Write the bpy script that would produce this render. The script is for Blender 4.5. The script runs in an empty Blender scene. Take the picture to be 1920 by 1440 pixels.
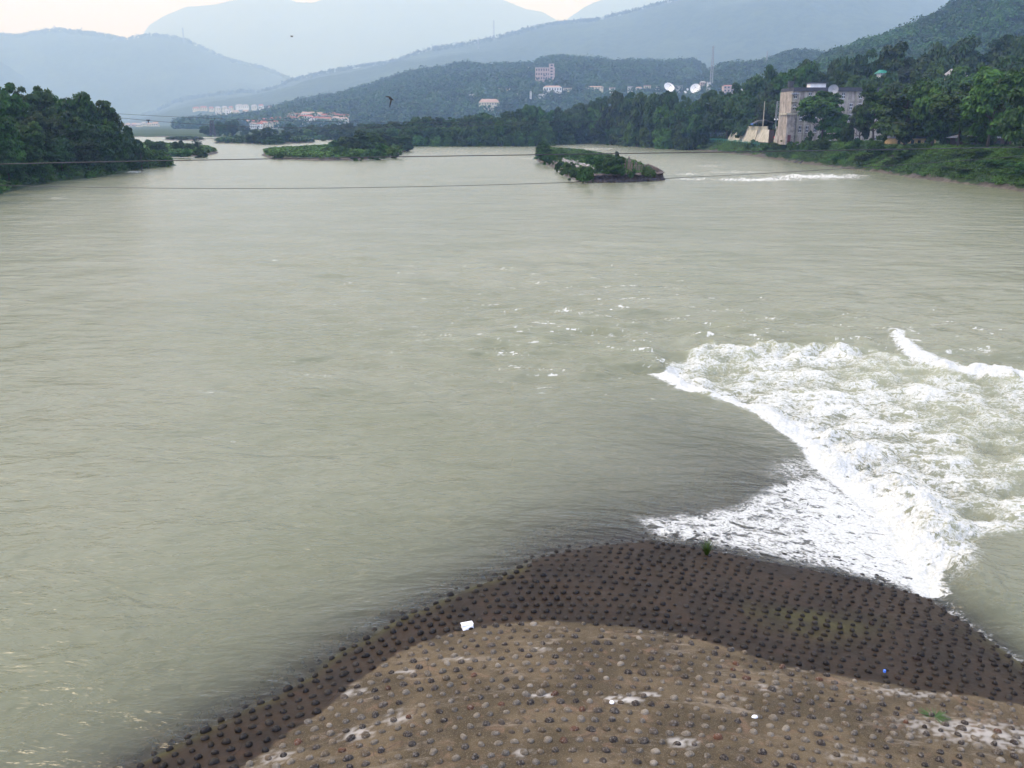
import bpy, math, random
import numpy as np
from mathutils import Vector, Matrix
from mathutils.bvhtree import BVHTree

# ------------------------------------------------------------------ camera, world, sun, exposure
H = 12.0                       # camera height over the river
PITCH = math.radians(16.3)
F = 960 / math.tan(math.radians(30))
SC = bpy.context.scene
COL = SC.collection
cam_d = bpy.data.cameras.new('camera')
cam_d.sensor_fit = 'HORIZONTAL'
cam_d.angle = math.radians(60)
cam_d.clip_start = 0.1
cam_d.clip_end = 30000
cam = bpy.data.objects.new('camera', cam_d)
COL.objects.link(cam)
cam.location = (0, 0, H)
cam.rotation_euler = (math.radians(90) - PITCH, 0, 0)
SC.camera = cam

SUN_DIR = Vector((-0.64, 0.0, 1.0)).normalized()      # towards the sun: high, ahead and to the left
world = bpy.data.worlds.new('World')
SC.world = world
world.use_nodes = True
wn = world.node_tree
wn.nodes.clear()
sky = wn.nodes.new('ShaderNodeTexSky')
sky.sky_type = 'NISHITA'
sky.sun_disc = False
sky.sun_elevation = math.asin(SUN_DIR.z)
sky.sun_rotation = math.atan2(SUN_DIR.x, SUN_DIR.y)
sky.altitude = 700
sky.air_density = 1.0
sky.dust_density = 6.0
sky.ozone_density = 1.0
veil = wn.nodes.new('ShaderNodeMix'); veil.data_type = 'RGBA'     # thin even cloud veil over the blue
veil.inputs[0].default_value = 0.8
veil.inputs[7].default_value = (7.0, 8.2, 12.4, 1)
bg = wn.nodes.new('ShaderNodeBackground'); bg.inputs[1].default_value = 0.12
wo = wn.nodes.new('ShaderNodeOutputWorld')
wn.links.new(sky.outputs[0], veil.inputs[6])
wn.links.new(veil.outputs[2], bg.inputs[0])
wn.links.new(bg.outputs[0], wo.inputs[0])

sun_d = bpy.data.lights.new('sun', 'SUN')
sun_d.energy = 2.0
sun_d.angle = math.radians(20)
sun_d.color = (1.0, 0.97, 0.93)
sun = bpy.data.objects.new('sun', sun_d)
COL.objects.link(sun)
sun.rotation_euler = SUN_DIR.to_track_quat('Z', 'Y').to_euler()
sun.location = (0, 0, 300)

SC.view_settings.view_transform = 'Standard'
SC.view_settings.look = 'None'
SC.view_settings.gamma = 1
SC.view_settings.exposure = 0.95
SC.render.engine = 'CYCLES'
SC.cycles.use_denoising = True
SC.cycles.denoising_prefilter = 'ACCURATE'
SC.cycles.max_bounces = 6
SC.cycles.diffuse_bounces = 2
SC.cycles.glossy_bounces = 2
SC.cycles.transmission_bounces = 3
SC.cycles.transparent_max_bounces = 8
SC.cycles.volume_bounces = 1
SC.cycles.use_adaptive_sampling = True
SC.cycles.adaptive_threshold = 0.01

HAZE = 0.00017

# ------------------------------------------------------------------ geometry of the view (pixel of the 1920x1440 photo -> place)
CP, SP = math.cos(PITCH), math.sin(PITCH)
def ray(px, py):
    u = (px - 960) / F; v = (py - 720) / F
    return u, CP - v * SP, -SP - v * CP
def P(px, py, z=0.0):
    u, yr, zr = ray(px, py); t = (z - H) / zr
    return (u * t, yr * t, z)
def at(px, py, Y):
    u, yr, zr = ray(px, py); t = Y / yr
    return (u * t, Y, H + zr * t)
def zt(py, Y): return at(960, py, Y)[2]
def xat(px, Y, z=0.0): return (px - 960) / F * (Y * CP + (H - z) * SP)
def topix(x, y, z):
    d = y * CP + (H - z) * SP
    d = np.maximum(d, 0.01)
    v = (-(z - H) * CP - y * SP * 1.0) / d
    # camera up axis = (0, sin, cos); v is measured downward
    return 960 + F * x / d, 720 + F * v

# ------------------------------------------------------------------ noise
_rs = np.random.RandomState(7)
_perm = _rs.permutation(512).astype(np.int64)
_ang = _rs.rand(512) * 2 * np.pi
_gx, _gy = np.cos(_ang), np.sin(_ang)
def perlin(x, y, seed=0):
    x = np.asarray(x, float) + seed * 17.13; y = np.asarray(y, float) - seed * 9.71
    xi = np.floor(x).astype(np.int64); yi = np.floor(y).astype(np.int64)
    xf = x - xi; yf = y - yi
    def g(ix, iy, fx, fy):
        h = _perm[(_perm[(ix + seed * 31) & 511] + iy) & 511]
        return _gx[h] * fx + _gy[h] * fy
    u = xf * xf * xf * (xf * (xf * 6 - 15) + 10); v = yf * yf * yf * (yf * (yf * 6 - 15) + 10)
    a = g(xi, yi, xf, yf); b = g(xi + 1, yi, xf - 1, yf)
    c = g(xi, yi + 1, xf, yf - 1); d = g(xi + 1, yi + 1, xf - 1, yf - 1)
    return (a + u * (b - a) + v * ((c + u * (d - c)) - (a + u * (b - a)))) * 1.5
def fbm(x, y, o=4, seed=0, gain=0.5):
    s = 0; a = 1; n = 0
    for k in range(o):
        s = s + a * perlin(x * 2 ** k, y * 2 ** k, seed + k); n += a; a *= gain
    return s / n
def sstep(a, b, x):
    t = np.clip((x - a) / (b - a), 0, 1)
    return t * t * (3 - 2 * t)
def seg_dist(x, y, pts, closed=False):
    d = np.full(x.shape, 1e9)
    n = len(pts)
    for i in range(n if closed else n - 1):
        ax, ay = pts[i][:2]; bx, by = pts[(i + 1) % n][:2]
        dx, dy = bx - ax, by - ay
        t = np.clip(((x - ax) * dx + (y - ay) * dy) / (dx * dx + dy * dy + 1e-12), 0, 1)
        d = np.minimum(d, np.hypot(x - ax - t * dx, y - ay - t * dy))
    return d
def inside(x, y, pts):
    r = np.zeros(x.shape, bool); n = len(pts)
    for i in range(n):
        ax, ay = pts[i][:2]; bx, by = pts[(i + 1) % n][:2]
        if ay == by: continue
        c = ((ay > y) != (by > y)) & (x < (bx - ax) * (y - ay) / (by - ay) + ax)
        r ^= c
    return r
def sdist(x, y, pts):     # positive inside
    d = seg_dist(x, y, pts, True)
    return np.where(inside(x, y, pts), d, -d)

# ------------------------------------------------------------------ mesh helpers
def link(o, parent=None):
    COL.objects.link(o)
    if parent is not None: o.parent = parent
    return o
def mesh_np(name, verts, faces, mat=None, parent=None, smooth=True, attrs=None, cols=None):
    """verts (N,3); faces (M,k) int"""
    me = bpy.data.meshes.new(name)
    verts = np.asarray(verts, np.float32); faces = np.asarray(faces, np.int32)
    m, k = faces.shape
    me.vertices.add(len(verts)); me.vertices.foreach_set('co', verts.ravel())
    me.loops.add(m * k); me.loops.foreach_set('vertex_index', faces.ravel())
    me.polygons.add(m); me.polygons.foreach_set('loop_start', np.arange(0, m * k, k, dtype=np.int32))
    me.polygons.foreach_set('loop_total', np.full(m, k, np.int32))
    me.polygons.foreach_set('use_smooth', np.full(m, smooth))
    for an, av in (attrs or {}).items():
        a = me.attributes.new(an, 'FLOAT', 'POINT'); a.data.foreach_set('value', np.asarray(av, np.float32).ravel())
    for an, av in (cols or {}).items():
        a = me.attributes.new(an, 'FLOAT_COLOR', 'POINT')
        av = np.concatenate([np.asarray(av, np.float32), np.ones((len(av), 1), np.float32)], 1)
        a.data.foreach_set('color', av.ravel())
    me.update(calc_edges=True)
    if mat is not None: me.materials.append(mat)
    return link(bpy.data.objects.new(name, me), parent)
def grid_faces(nr, nc):
    i = np.arange(nr - 1)[:, None] * nc + np.arange(nc - 1)[None, :]
    i = i.ravel()
    return np.stack([i, i + 1, i + nc + 1, i + nc], 1)
def tag(o, label=None, cat=None, group=None, kind=None):
    if label: o['label'] = label
    if cat: o['category'] = cat
    if group: o['group'] = group
    if kind: o['kind'] = kind
    return o
def empty(name, loc=(0, 0, 0), rz=0):
    o = bpy.data.objects.new(name, None)
    o.location = loc; o.rotation_euler = (0, 0, rz); o.empty_display_size = 0.5
    COL.objects.link(o)
    return o
def copy_tree(o, parent=None):
    c = o.copy(); COL.objects.link(c); c.parent = parent
    for ch in list(o.children): copy_tree(ch, c)
    return c
class MB:
    def __init__(s): s.v = []; s.f = []
    def poly(s, pts):
        n = len(s.v); s.v += [tuple(p) for p in pts]; s.f.append(tuple(range(n, n + len(pts))))
    def hexa(s, p):       # 8 points: bottom 4 ccw, top 4 ccw
        n = len(s.v); s.v += [tuple(q) for q in p]
        for f in ((3, 2, 1, 0), (4, 5, 6, 7), (0, 1, 5, 4), (1, 2, 6, 5), (2, 3, 7, 6), (3, 0, 4, 7)):
            s.f.append(tuple(n + k for k in f))
        return s
    def box(s, x0, x1, y0, y1, z0, z1):
        return s.hexa([(x0, y0, z0), (x1, y0, z0), (x1, y1, z0), (x0, y1, z0), (x0, y0, z1), (x1, y0, z1), (x1, y1, z1), (x0, y1, z1)])
    def tube(s, pts, rads, n=8):
        pts = [Vector(p) for p in pts]
        if not hasattr(rads, '__len__'): rads = [rads] * len(pts)
        base = len(s.v)
        for i, p in enumerate(pts):
            d = (pts[min(i + 1, len(pts) - 1)] - pts[max(i - 1, 0)]).normalized()
            a = d.orthogonal().normalized() if i == 0 else (a - d * a.dot(d)).normalized()
            b = d.cross(a)
            for k in range(n):
                t = 2 * math.pi * k / n
                s.v.append(tuple(p + (a * math.cos(t) + b * math.sin(t)) * rads[i]))
        for i in range(len(pts) - 1):
            for k in range(n):
                q = base + i * n
                s.f.append((q + k, q + (k + 1) % n, q + n + (k + 1) % n, q + n + k))
        s.f.append(tuple(base + n - 1 - k for k in range(n)))
        s.f.append(tuple(base + (len(pts) - 1) * n + k for k in range(n)))
        return s
    def dome(s, c, r, nu=20, nv=8, ax=Vector((0, 0, 1)), depth=0.35, inner=True):
        # shallow bowl (dish), opening along ax
        ax = Vector(ax).normalized(); a = ax.orthogonal().normalized(); b = ax.cross(a); c = Vector(c)
        for off in (0.0, -0.03 * r):
            base = len(s.v)
            s.v.append(tuple(c + ax * off))
            for i in range(1, nv + 1):
                q = i / nv
                for k in range(nu):
                    t = 2 * math.pi * k / nu
                    s.v.append(tuple(c + (a * math.cos(t) + b * math.sin(t)) * r * q + ax * (r * depth * q * q + off)))
            for k in range(nu): s.f.append((base, base + 1 + k, base + 1 + (k + 1) % nu))
            for i in range(nv - 1):
                for k in range(nu):
                    q = base + 1 + i * nu
                    s.f.append((q + k, q + nu + k, q + nu + (k + 1) % nu, q + (k + 1) % nu))
        return s
    def build(s, name, mat, parent=None, smooth=False):
        me = bpy.data.meshes.new(name); me.from_pydata(s.v, [], s.f); me.update()
        if smooth: me.polygons.foreach_set('use_smooth', [True] * len(me.polygons))
        if mat is not None: me.materials.append(mat)
        return link(bpy.data.objects.new(name, me), parent)

# ------------------------------------------------------------------ materials
class NT:
    def __init__(s, name):
        s.m = bpy.data.materials.new(name); s.m.use_nodes = True
        s.t = s.m.node_tree; s.t.nodes.clear()
        s.out = s.t.nodes.new('ShaderNodeOutputMaterial')
    def n(s, typ, props=None, **ins):
        nd = s.t.nodes.new('ShaderNode' + typ)
        for k, v in (props or {}).items(): setattr(nd, k, v)
        for k, v in ins.items():
            key = int(k[1:]) if k[0] == 'i' and k[1:].isdigit() else k.replace('_', ' ')
            s.put(nd.inputs[key], v)
        return nd
    def put(s, sock, v):
        if isinstance(v, bpy.types.NodeSocket): s.t.links.new(v, sock)
        elif isinstance(v, bpy.types.Node): s.t.links.new(v.outputs[0], sock)
        else:
            if hasattr(v, '__len__') and len(v) == 3 and sock.type == 'RGBA': v = (*v, 1)
            sock.default_value = v
    def math(s, op, a, b=0.0, clamp=False):
        nd = s.n('Math', {'operation': op, 'use_clamp': clamp}); s.put(nd.inputs[0], a); s.put(nd.inputs[1], b)
        return nd.outputs[0]
    def mix(s, f, a, b, bt='MIX'):
        nd = s.n('Mix', {'data_type': 'RGBA', 'blend_type': bt})
        s.put(nd.inputs[0], f); s.put(nd.inputs[6], a); s.put(nd.inputs[7], b)
        return nd.outputs[2]
    def rng(s, v, a, b, c=0.0, d=1.0, smooth=True):
        nd = s.n('MapRange', {'interpolation_type': 'SMOOTHSTEP' if smooth else 'LINEAR', 'clamp': True})
        for i, q in enumerate((v, a, b, c, d)): s.put(nd.inputs[i], q)
        return nd.outputs[0]
    def noise(s, vec, scale, detail=3.0, rough=0.5, dist=0.0, stretch=None):
        if stretch is not None:
            mp = s.n('Mapping'); s.put(mp.inputs[0], vec); mp.inputs[3].default_value = stretch; vec = mp.outputs[0]
        nd = s.n('TexNoise'); s.put(nd.inputs['Vector'], vec)
        s.put(nd.inputs['Scale'], scale); nd.inputs['Detail'].default_value = detail
        nd.inputs['Roughness'].default_value = rough; nd.inputs['Distortion'].default_value = dist
        return nd.outputs[0]
    def attr(s, name): return s.n('Attribute', {'attribute_name': name}).outputs[2]
    def attrc(s, name): return s.n('Attribute', {'attribute_name': name}).outputs[0]
    def pos(s): return s.n('NewGeometry').outputs[0]
    def obj(s): return s.n('TexCoord').outputs[3]
    def rand(s): return s.n('ObjectInfo').outputs['Random']
    def bump(s, h, strength, dist, normal=None):
        nd = s.n('Bump'); s.put(nd.inputs['Height'], h); s.put(nd.inputs['Strength'], strength); s.put(nd.inputs['Distance'], dist)
        if normal is not None: s.put(nd.inputs['Normal'], normal)
        return nd.outputs[0]
    def surf(s, sh): s.put(s.out.inputs[0], sh); return s.m
    def pbr(s, color, rough=0.8, spec=0.4, normal=None, metal=0.0):
        nd = s.n('BsdfPrincipled'); s.put(nd.inputs['Base Color'], color); s.put(nd.inputs['Roughness'], rough)
        s.put(nd.inputs['Specular IOR Level'], spec); s.put(nd.inputs['Metallic'], metal)
        if normal is not None: s.put(nd.inputs['Normal'], normal)
        return nd.outputs[0]

def simple(name, c, rough=0.8, var=0.25, scale=0.6, spec=0.35, metal=0.0, streak=False, c2=None):
    t = NT(name); o = t.obj()
    nz = t.noise(o, scale, 5, 0.6)
    if c2 is None: c2 = tuple(q * (1 - var) for q in c)
    if streak:
        st = t.noise(o, 1.2, 4, 0.6, stretch=(1.0, 1.0, 0.08))
        nz = t.math('MULTIPLY', t.math('ADD', nz, st), 0.5)
    col = t.mix(t.rng(nz, 0.35, 0.65), c, c2)
    return t.surf(t.pbr(col, rough, spec, t.bump(nz, 0.3, 0.02), metal))

def leaf_mat(name, dark, light, trans=0.25):
    t = NT(name)
    tint = t.attr('tint')
    r = t.rand()
    f = t.math('ADD', t.math('MULTIPLY', tint, 0.75), t.math('MULTIPLY', r, 0.25))
    col = t.mix(f, dark, light)
    hs = t.n('HueSaturation'); t.put(hs.inputs['Color'], col)
    t.put(hs.inputs['Hue'], t.math('ADD', 0.48, t.math('MULTIPLY', r, 0.04)))
    t.put(hs.inputs['Value'], t.math('ADD', 0.8, t.math('MULTIPLY', t.math('FRACT', t.math('MULTIPLY', r, 7.31)), 0.4)))
    p = t.pbr(hs.outputs[0], 0.55, 0.3)
    tr = t.n('BsdfTranslucent'); t.put(tr.inputs[0], hs.outputs[0])
    mx = t.n('MixShader'); mx.inputs[0].default_value = trans
    t.put(mx.inputs[1], p); t.put(mx.inputs[2], tr.outputs[0])
    return t.surf(mx.outputs[0])

M = {}
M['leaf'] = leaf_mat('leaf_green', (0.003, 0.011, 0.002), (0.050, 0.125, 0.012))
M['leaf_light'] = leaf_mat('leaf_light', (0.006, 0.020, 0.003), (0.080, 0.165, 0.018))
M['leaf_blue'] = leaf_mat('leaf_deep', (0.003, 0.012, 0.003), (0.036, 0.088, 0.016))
M['reed'] = leaf_mat('reed_green', (0.03, 0.06, 0.018), (0.085, 0.13, 0.035))
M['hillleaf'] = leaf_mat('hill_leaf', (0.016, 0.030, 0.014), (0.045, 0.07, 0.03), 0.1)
M['leafscrub'] = leaf_mat('scrub_leaf', (0.006, 0.022, 0.002), (0.075, 0.160, 0.015), 0.2)
M['bark'] = simple('bark', (0.07, 0.055, 0.045), 0.9, 0.4, 3.0)
M['concrete_wall'] = simple('stained_concrete', (0.42, 0.37, 0.32), 0.9, 0.5, 0.5, streak=True, c2=(0.16, 0.135, 0.12))
M['pale_concrete'] = simple('pale_concrete', (0.45, 0.41, 0.34), 0.9, 0.3, 0.5, streak=True, c2=(0.26, 0.24, 0.17))
M['dark_roof'] = simple('dark_roof', (0.06, 0.06, 0.075), 0.8, 0.3)
M['grey_roof'] = simple('grey_roof', (0.33, 0.32, 0.33), 0.8, 0.3)
M['green_roof'] = simple('green_roof', (0.03, 0.22, 0.17), 0.5, 0.3)
M['red_roof'] = simple('red_roof', (0.30, 0.11, 0.075), 0.8, 0.3)
M['tan_roof'] = simple('tan_roof', (0.36, 0.25, 0.20), 0.8, 0.3)
M['white_wall'] = simple('white_wall', (0.78, 0.76, 0.72), 0.8, 0.15)
M['cream_wall'] = simple('cream_wall', (0.66, 0.60, 0.45), 0.8, 0.2)
M['pink_wall'] = simple('pink_wall', (0.50, 0.38, 0.35), 0.8, 0.2)
M['glass'] = simple('dark_glass', (0.03, 0.035, 0.045), 0.15, 0.2, spec=0.6)
M['frame'] = simple('white_frame', (0.65, 0.65, 0.63), 0.6, 0.1)
M['dark_metal'] = simple('dark_metal', (0.035, 0.035, 0.04), 0.5, 0.2)
M['grey_metal'] = simple('grey_metal', (0.28, 0.29, 0.31), 0.5, 0.2)
M['dish_white'] = simple('dish_white', (0.80, 0.80, 0.80), 0.5, 0.08)
M['red'] = simple('red_cloth', (0.40, 0.02, 0.03), 0.8, 0.3)
M['blue'] = simple('blue_cloth', (0.10, 0.22, 0.62), 0.7, 0.3)
M['maroon'] = simple('maroon_door', (0.13, 0.03, 0.03), 0.7, 0.3)
M['rust'] = simple('rust_wall', (0.10, 0.06, 0.05), 0.9, 0.3)
M['tan'] = simple('tan_wall', (0.45, 0.32, 0.16), 0.8, 0.2)
M['timber'] = simple('weathered_timber', (0.20, 0.15, 0.13), 0.9, 0.5, 3.0)
M['foam_plastic'] = simple('white_polystyrene', (0.82, 0.82, 0.82), 0.7, 0.06, 6)
M['yellow_paint'] = simple('yellow_paint', (0.45, 0.42, 0.10), 0.4, 0.1)
M['silver_paint'] = simple('silver_paint', (0.50, 0.50, 0.50), 0.4, 0.1)
M['tyre'] = simple('tyre', (0.02, 0.02, 0.02), 0.8, 0.1)
M['rubble'] = simple('pale_rubble', (0.36, 0.32, 0.28), 0.9, 0.4, 1.5)
M['feather'] = simple('black_feather', (0.012, 0.011, 0.012), 0.6, 0.2)
M['blue_plastic'] = simple('blue_plastic', (0.08, 0.2, 0.7), 0.4, 0.1)

# ------------------------------------------------------------------ river levels
J_PX = [(1236, 700, 0.0), (1300, 735, -0.2), (1370, 757, -0.45), (1435, 787, -0.7), (1500, 832, -0.95), (1525, 852, -1.05), (1545, 885, -1.15),
        (1600, 925, -1.25), (1640, 962, -1.3), (1680, 1010, -1.3), (1715, 1060, -1.3), (1735, 1092, -1.3), (1747, 1118, -1.25),
        (1800, 1160, -1.2), (1860, 1200, -1.15), (1920, 1245, -1.15), (2060, 1335, -1.15)]
JW = [P(a, b, z) for a, b, z in J_PX]
_jy = np.array([p[1] for p in JW]); _jx = np.array([p[0] for p in JW])
_o = np.argsort(_jy); _jy = _jy[_o]; _jx = _jx[_o]
Y_TIP = float(_jy[-1])
ZPOOL = -1.15
def jump_x(y): return np.interp(y, _jy, _jx, left=_jx[0] + 2)
def crest_x(y): return 0.8 + 4.5 * sstep(30, Y_TIP, y)
def level(x, y):
    """still water surface without ripples"""
    x = np.asarray(x, float); y = np.asarray(y, float)
    drop = -1.3 * sstep(Y_TIP + 1, 27.5, y)
    xj = jump_x(y); xc = crest_x(y)
    t = np.clip((x - xc) / np.maximum(xj - xc, 0.3), 0, 1.0)
    tongue = drop * (0.35 * t + 0.65 * t * t)
    pool = ZPOOL * sstep(Y_TIP + 14, 28.5, y) 
    s = x - xj
    right = drop + (pool - drop) * sstep(0.0, 1.3, s)
    return np.where(s > 0, right, tongue)
def Pl(px, py, extra=0.0):
    z = 0.0
    for _ in range(12):
        p = P(px, py, z + extra); z = float(level(p[0], p[1]))
    return P(px, py, z + extra)

# ------------------------------------------------------------------ weir apron surface (thin plate spline through surveyed points)
ctl = []
def cw(px, py, below=0.0): p = Pl(px, py); ctl.append((p[0], p[1], p[2] - below))
def cz(px, py, z): ctl.append(P(px, py, z))
for q in ((250, 1440), (430, 1345), (640, 1225), (760, 1155), (900, 1095), (1010, 1050), (1100, 1030)): cw(*q)
for q in ((1230, 1012), (1330, 1024), (1420, 1045), (1520, 1066), (1650, 1092), (1742, 1121)): cw(*q)
for q in ((1800, 1162), (1860, 1203), (1925, 1250), (2060, 1340)): cw(*q)
for px, py, z in ((450, 1440, .26), (600, 1335, .24), (720, 1240, .22), (870, 1178, .2), (1050, 1165, .22), (1280, 1190, .2),
                  (1500, 1255, .0), (1700, 1285, -.2), (1920, 1325, -.38),
                  (960, 1440, .95), (700, 1400, .62), (960, 1280, .62), (1250, 1300, .6), (1300, 1440, .95), (1600, 1350, .35), (1650, 1440, .62), (1920, 1440, .15),
                  (1500, 1130, -.55), (1300, 1100, -.06), (1150, 1095, .07)): cz(px, py, z)
for px, py, d in ((900, 1040, .4), (700, 1120, .5), (450, 1240, .6), (200, 1380, .6), (1000, 990, .3), (1150, 975, .16), (1300, 965, .08), (1400, 1000, .05), (1560, 1020, .06), (1650, 1050, .06), (1450, 930, .10),
                  (1250, 900, .45), (1100, 900, .7), (1350, 820, .55), (1250, 780, .8), (900, 900, 1.3), (600, 1000, 1.5), (1500, 880, .3), (1590, 950, .12), (1200, 720, 1.4),
                  (1850, 1120, .9), (1980, 1220, .9), (1800, 1050, 1.2)): cw(px, py, d)
ctl += [(-14, 6, -1.5), (-9, 6, -.3), (-6, 6, .3), (0, 6, 1.4), (6, 6, 1.4), (10, 6, .9), (14, 6, -.4), (19, 6, -2.2),
        (-14, -6, -1.5), (-9, -6, -.3), (-6, -6, .4), (0, -6, 1.8), (6, -6, 1.8), (10, -6, 1.1), (14, -6, -.4), (19, -6, -2.2),
        (-16, 20, -2), (-10, 34, -2.2), (0, 44, -2.2), (12, 44, -2.4), (20, 34, -2.6), (20, 22, -2.6), (4, 50, -2.4), (22, 50, -2.6), (-14, 50, -2.6)]
CT = np.array(ctl)
def _U(r): return np.where(r > 0, r * r * np.log(r + 1e-12), 0)
n_ = len(CT)
K = _U(np.hypot(CT[:, None, 0] - CT[None, :, 0], CT[:, None, 1] - CT[None, :, 1])) + 0.3 * np.eye(n_)
A = np.zeros((n_ + 3, n_ + 3)); A[:n_, :n_] = K; A[:n_, n_] = 1; A[:n_, n_ + 1:] = CT[:, :2]; A[n_, :n_] = 1; A[n_ + 1:, :n_] = CT[:, :2].T
W_ = np.linalg.solve(A, np.concatenate([CT[:, 2], np.zeros(3)]))
def apron(x, y):
    x = np.asarray(x, float); y = np.asarray(y, float); s = W_[n_] + W_[n_ + 1] * x + W_[n_ + 2] * y
    for i in range(n_): s = s + W_[i] * _U(np.hypot(x - CT[i, 0], y - CT[i, 1]))
    return s
def Pa(px, py):
    z = 0.3
    for _ in range(15):
        p = P(px, py, z); z = float(apron(p[0], p[1]))
    return P(px, py, z)
WETLINE = [Pa(*q) for q in ((330, 1520), (450, 1440), (520, 1392), (600, 1338), (660, 1285), (720, 1240), (790, 1205), (870, 1180), (950, 1168), (1050, 1165), (1150, 1172), (1280, 1190),
                            (1400, 1225), (1500, 1255), (1600, 1272), (1700, 1290), (1800, 1302), (1920, 1325), (2050, 1365), (2200, 1420))]
_wpoly = [(p[0], p[1]) for p in WETLINE] + [(22, 10), (22, -8), (-10, -8)]
def dryness(x, y):       # metres inside the dry crown of the apron (negative: wetted)
    wob = 0.10 * fbm(x * 1.6, y * 1.6, 3, 5) + 0.05 * perlin(x * 7, y * 7, 8)
    return sdist(x, y, _wpoly) + wob

# apron mesh
gx = np.arange(-13, 18.01, 0.075); gy = np.arange(-5, 42, 0.075)
X, Y = np.meshgrid(gx, gy)
Z = apron(X, Y) + 0.012 * fbm(X * 2.2, Y * 2.2, 4, 3) + 0.03 * fbm(X * .5, Y * .5, 3, 4)
dry = dryness(X, Y)
wet = 1 - sstep(-0.03, 0.03, dry)
wl = level(X, Y)
above = Z - wl
moss = np.clip(1 - np.abs(above - 0.0) / 0.14, 0, 1) * sstep(-2, -1.2, dry) * 0 + sstep(0.30, 0.0, above) * (X > 6) * sstep(-0.8, -2.0, dry) * sstep(21.5, 20.5, Y - 0 * X) + \
    0.8 * np.exp(-((above + 0.01) / 0.05) ** 2) * (X < 0.5)
moss = np.clip(moss * (0.55 + 0.8 * fbm(X * 1.5, Y * 1.5, 3, 11)), 0, 1)
lime = np.zeros_like(X)
for px, py, rx, ry, a in ((1015, 1303, .28, .10, 1.0), (1165, 1312, .45, .16, 1.0), (1215, 1302, .4, .06, .9), (745, 1345, .35, .30, .62), (670, 1375, .45, .3, .6), (760, 1260, .35, .14, .6),
                          (1010, 1218, .35, .18, .55), (1280, 1392, .35, .22, .7), (1850, 1375, 2.2, .7, .62), (1700, 1300, 1.3, .25, .5), (860, 1235, .6, .12, .5), (660, 1300, .5, .2, .55), (980, 1412, .25, .2, .6),
                          (1440, 1290, .4, .25, .5), (1600, 1420, .8, .3, .4), (1380, 1310, .5, .2, .4), (520, 1420, .5, .3, .5)):
    p = Pa(px, py)
    lime = np.maximum(lime, a * np.exp(-((X - p[0]) / rx) ** 2 - ((Y - p[1]) / ry) ** 2))
nz = fbm(X * 6, Y * 8.0, 4, 21)
lime = np.clip(sstep(0.22, 0.6, lime * (0.9 + 2.4 * nz)) * (0.1 + 0.9 * lime), 0, 1)
t = NT('apron_concrete')
pos = t.pos()
n1 = t.noise(pos, 0.55, 6, 0.6); n2 = t.noise(pos, 6.0, 6, 0.65); n3 = t.noise(pos, 1.6, 8, 0.7, 0.6); n4 = t.noise(pos, 40, 3, 0.6)
n5 = t.noise(pos, 1.1, 6, 0.7, 0.4, stretch=(0.6, 2.2, 1))
c = t.mix(t.rng(n1, 0.42, 0.58), (0.054, 0.041, 0.022), (0.100, 0.075, 0.042))
c = t.mix(t.math('MULTIPLY', t.rng(n3, 0.52, 0.70), 0.5), c, (0.19, 0.115, 0.075))
c = t.mix(t.math('MULTIPLY', t.rng(n5, 0.55, 0.72), 0.55), c, (0.27, 0.23, 0.18))
c = t.mix(t.math('MULTIPLY', t.rng(n2, 0.48, 0.7), 0.6), c, (0.04, 0.030, 0.02))
c = t.mix(t.math('MULTIPLY', t.rng(n4, 0.5, 0.75), 0.4), c, (0.27, 0.235, 0.19))
vor = t.n('TexVoronoi', {'feature': 'DISTANCE_TO_EDGE'}); 
wv = t.n('Mapping'); t.put(wv.inputs[0], pos); wv.inputs[3].default_value = (0.5, 0.38, 0.5)
dn = t.n('TexNoise'); t.put(dn.inputs['Vector'], pos); dn.inputs['Scale'].default_value = 1.8; dn.inputs['Detail'].default_value = 5
ad = t.n('VectorMath', {'operation': 'ADD'}); t.put(ad.inputs[0], wv.outputs[0]); t.put(ad.inputs[1], t.n('VectorMath', {'operation': 'SCALE'}, i0=dn.outputs[1], Scale=0.35).outputs[0])
t.put(vor.inputs['Vector'], ad.outputs[0]); vor.inputs['Scale'].default_value = 1.0
crack = t.rng(vor.outputs['Distance'], 0.0, 0.012, 1.0, 0.0)
crack = t.math('MULTIPLY', crack, t.rng(n3, 0.42, 0.6))
c = t.mix(t.math('MULTIPLY', crack, 0.6), c, (0.05, 0.038, 0.03))
c = t.mix(t.attr('lime'), c, (0.42, 0.40, 0.36))
wetn = t.attr('wet')
cwet = t.mix(1.0, c, (0.23, 0.18, 0.145), 'MULTIPLY')
c = t.mix(wetn, c, cwet)
c = t.mix(t.math('MULTIPLY', t.attr('moss'), .8), c, (0.075, 0.072, 0.016))
rough = t.math('SUBTRACT', 0.92, t.math('MULTIPLY', wetn, t.rng(n2, 0.3, 0.7, 0.25, 0.42)))
bmp = t.bump(t.math('ADD', n2, t.math('MULTIPLY', n4, 0.35)), 0.55, 0.02)
bmp = t.bump(crack, 0.8, -0.01, bmp)
M['apron'] = t.surf(t.pbr(c, rough, 0.2, bmp))
weir = tag(empty('weir_apron', (2, 14, 0)), 'low brown concrete weir apron studded with rows of rounded cobbles, half under the river', 'weir')
def rel(v, o): v = np.array(v, float); v[..., :3] -= np.array(o); return v
V = np.stack([X.ravel() - 2, Y.ravel() - 14, Z.ravel()], 1)
mesh_np('concrete_surface', V, grid_faces(len(gy), len(gx)), M['apron'], weir, attrs={'wet': wet, 'moss': moss, 'lime': lime})

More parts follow.
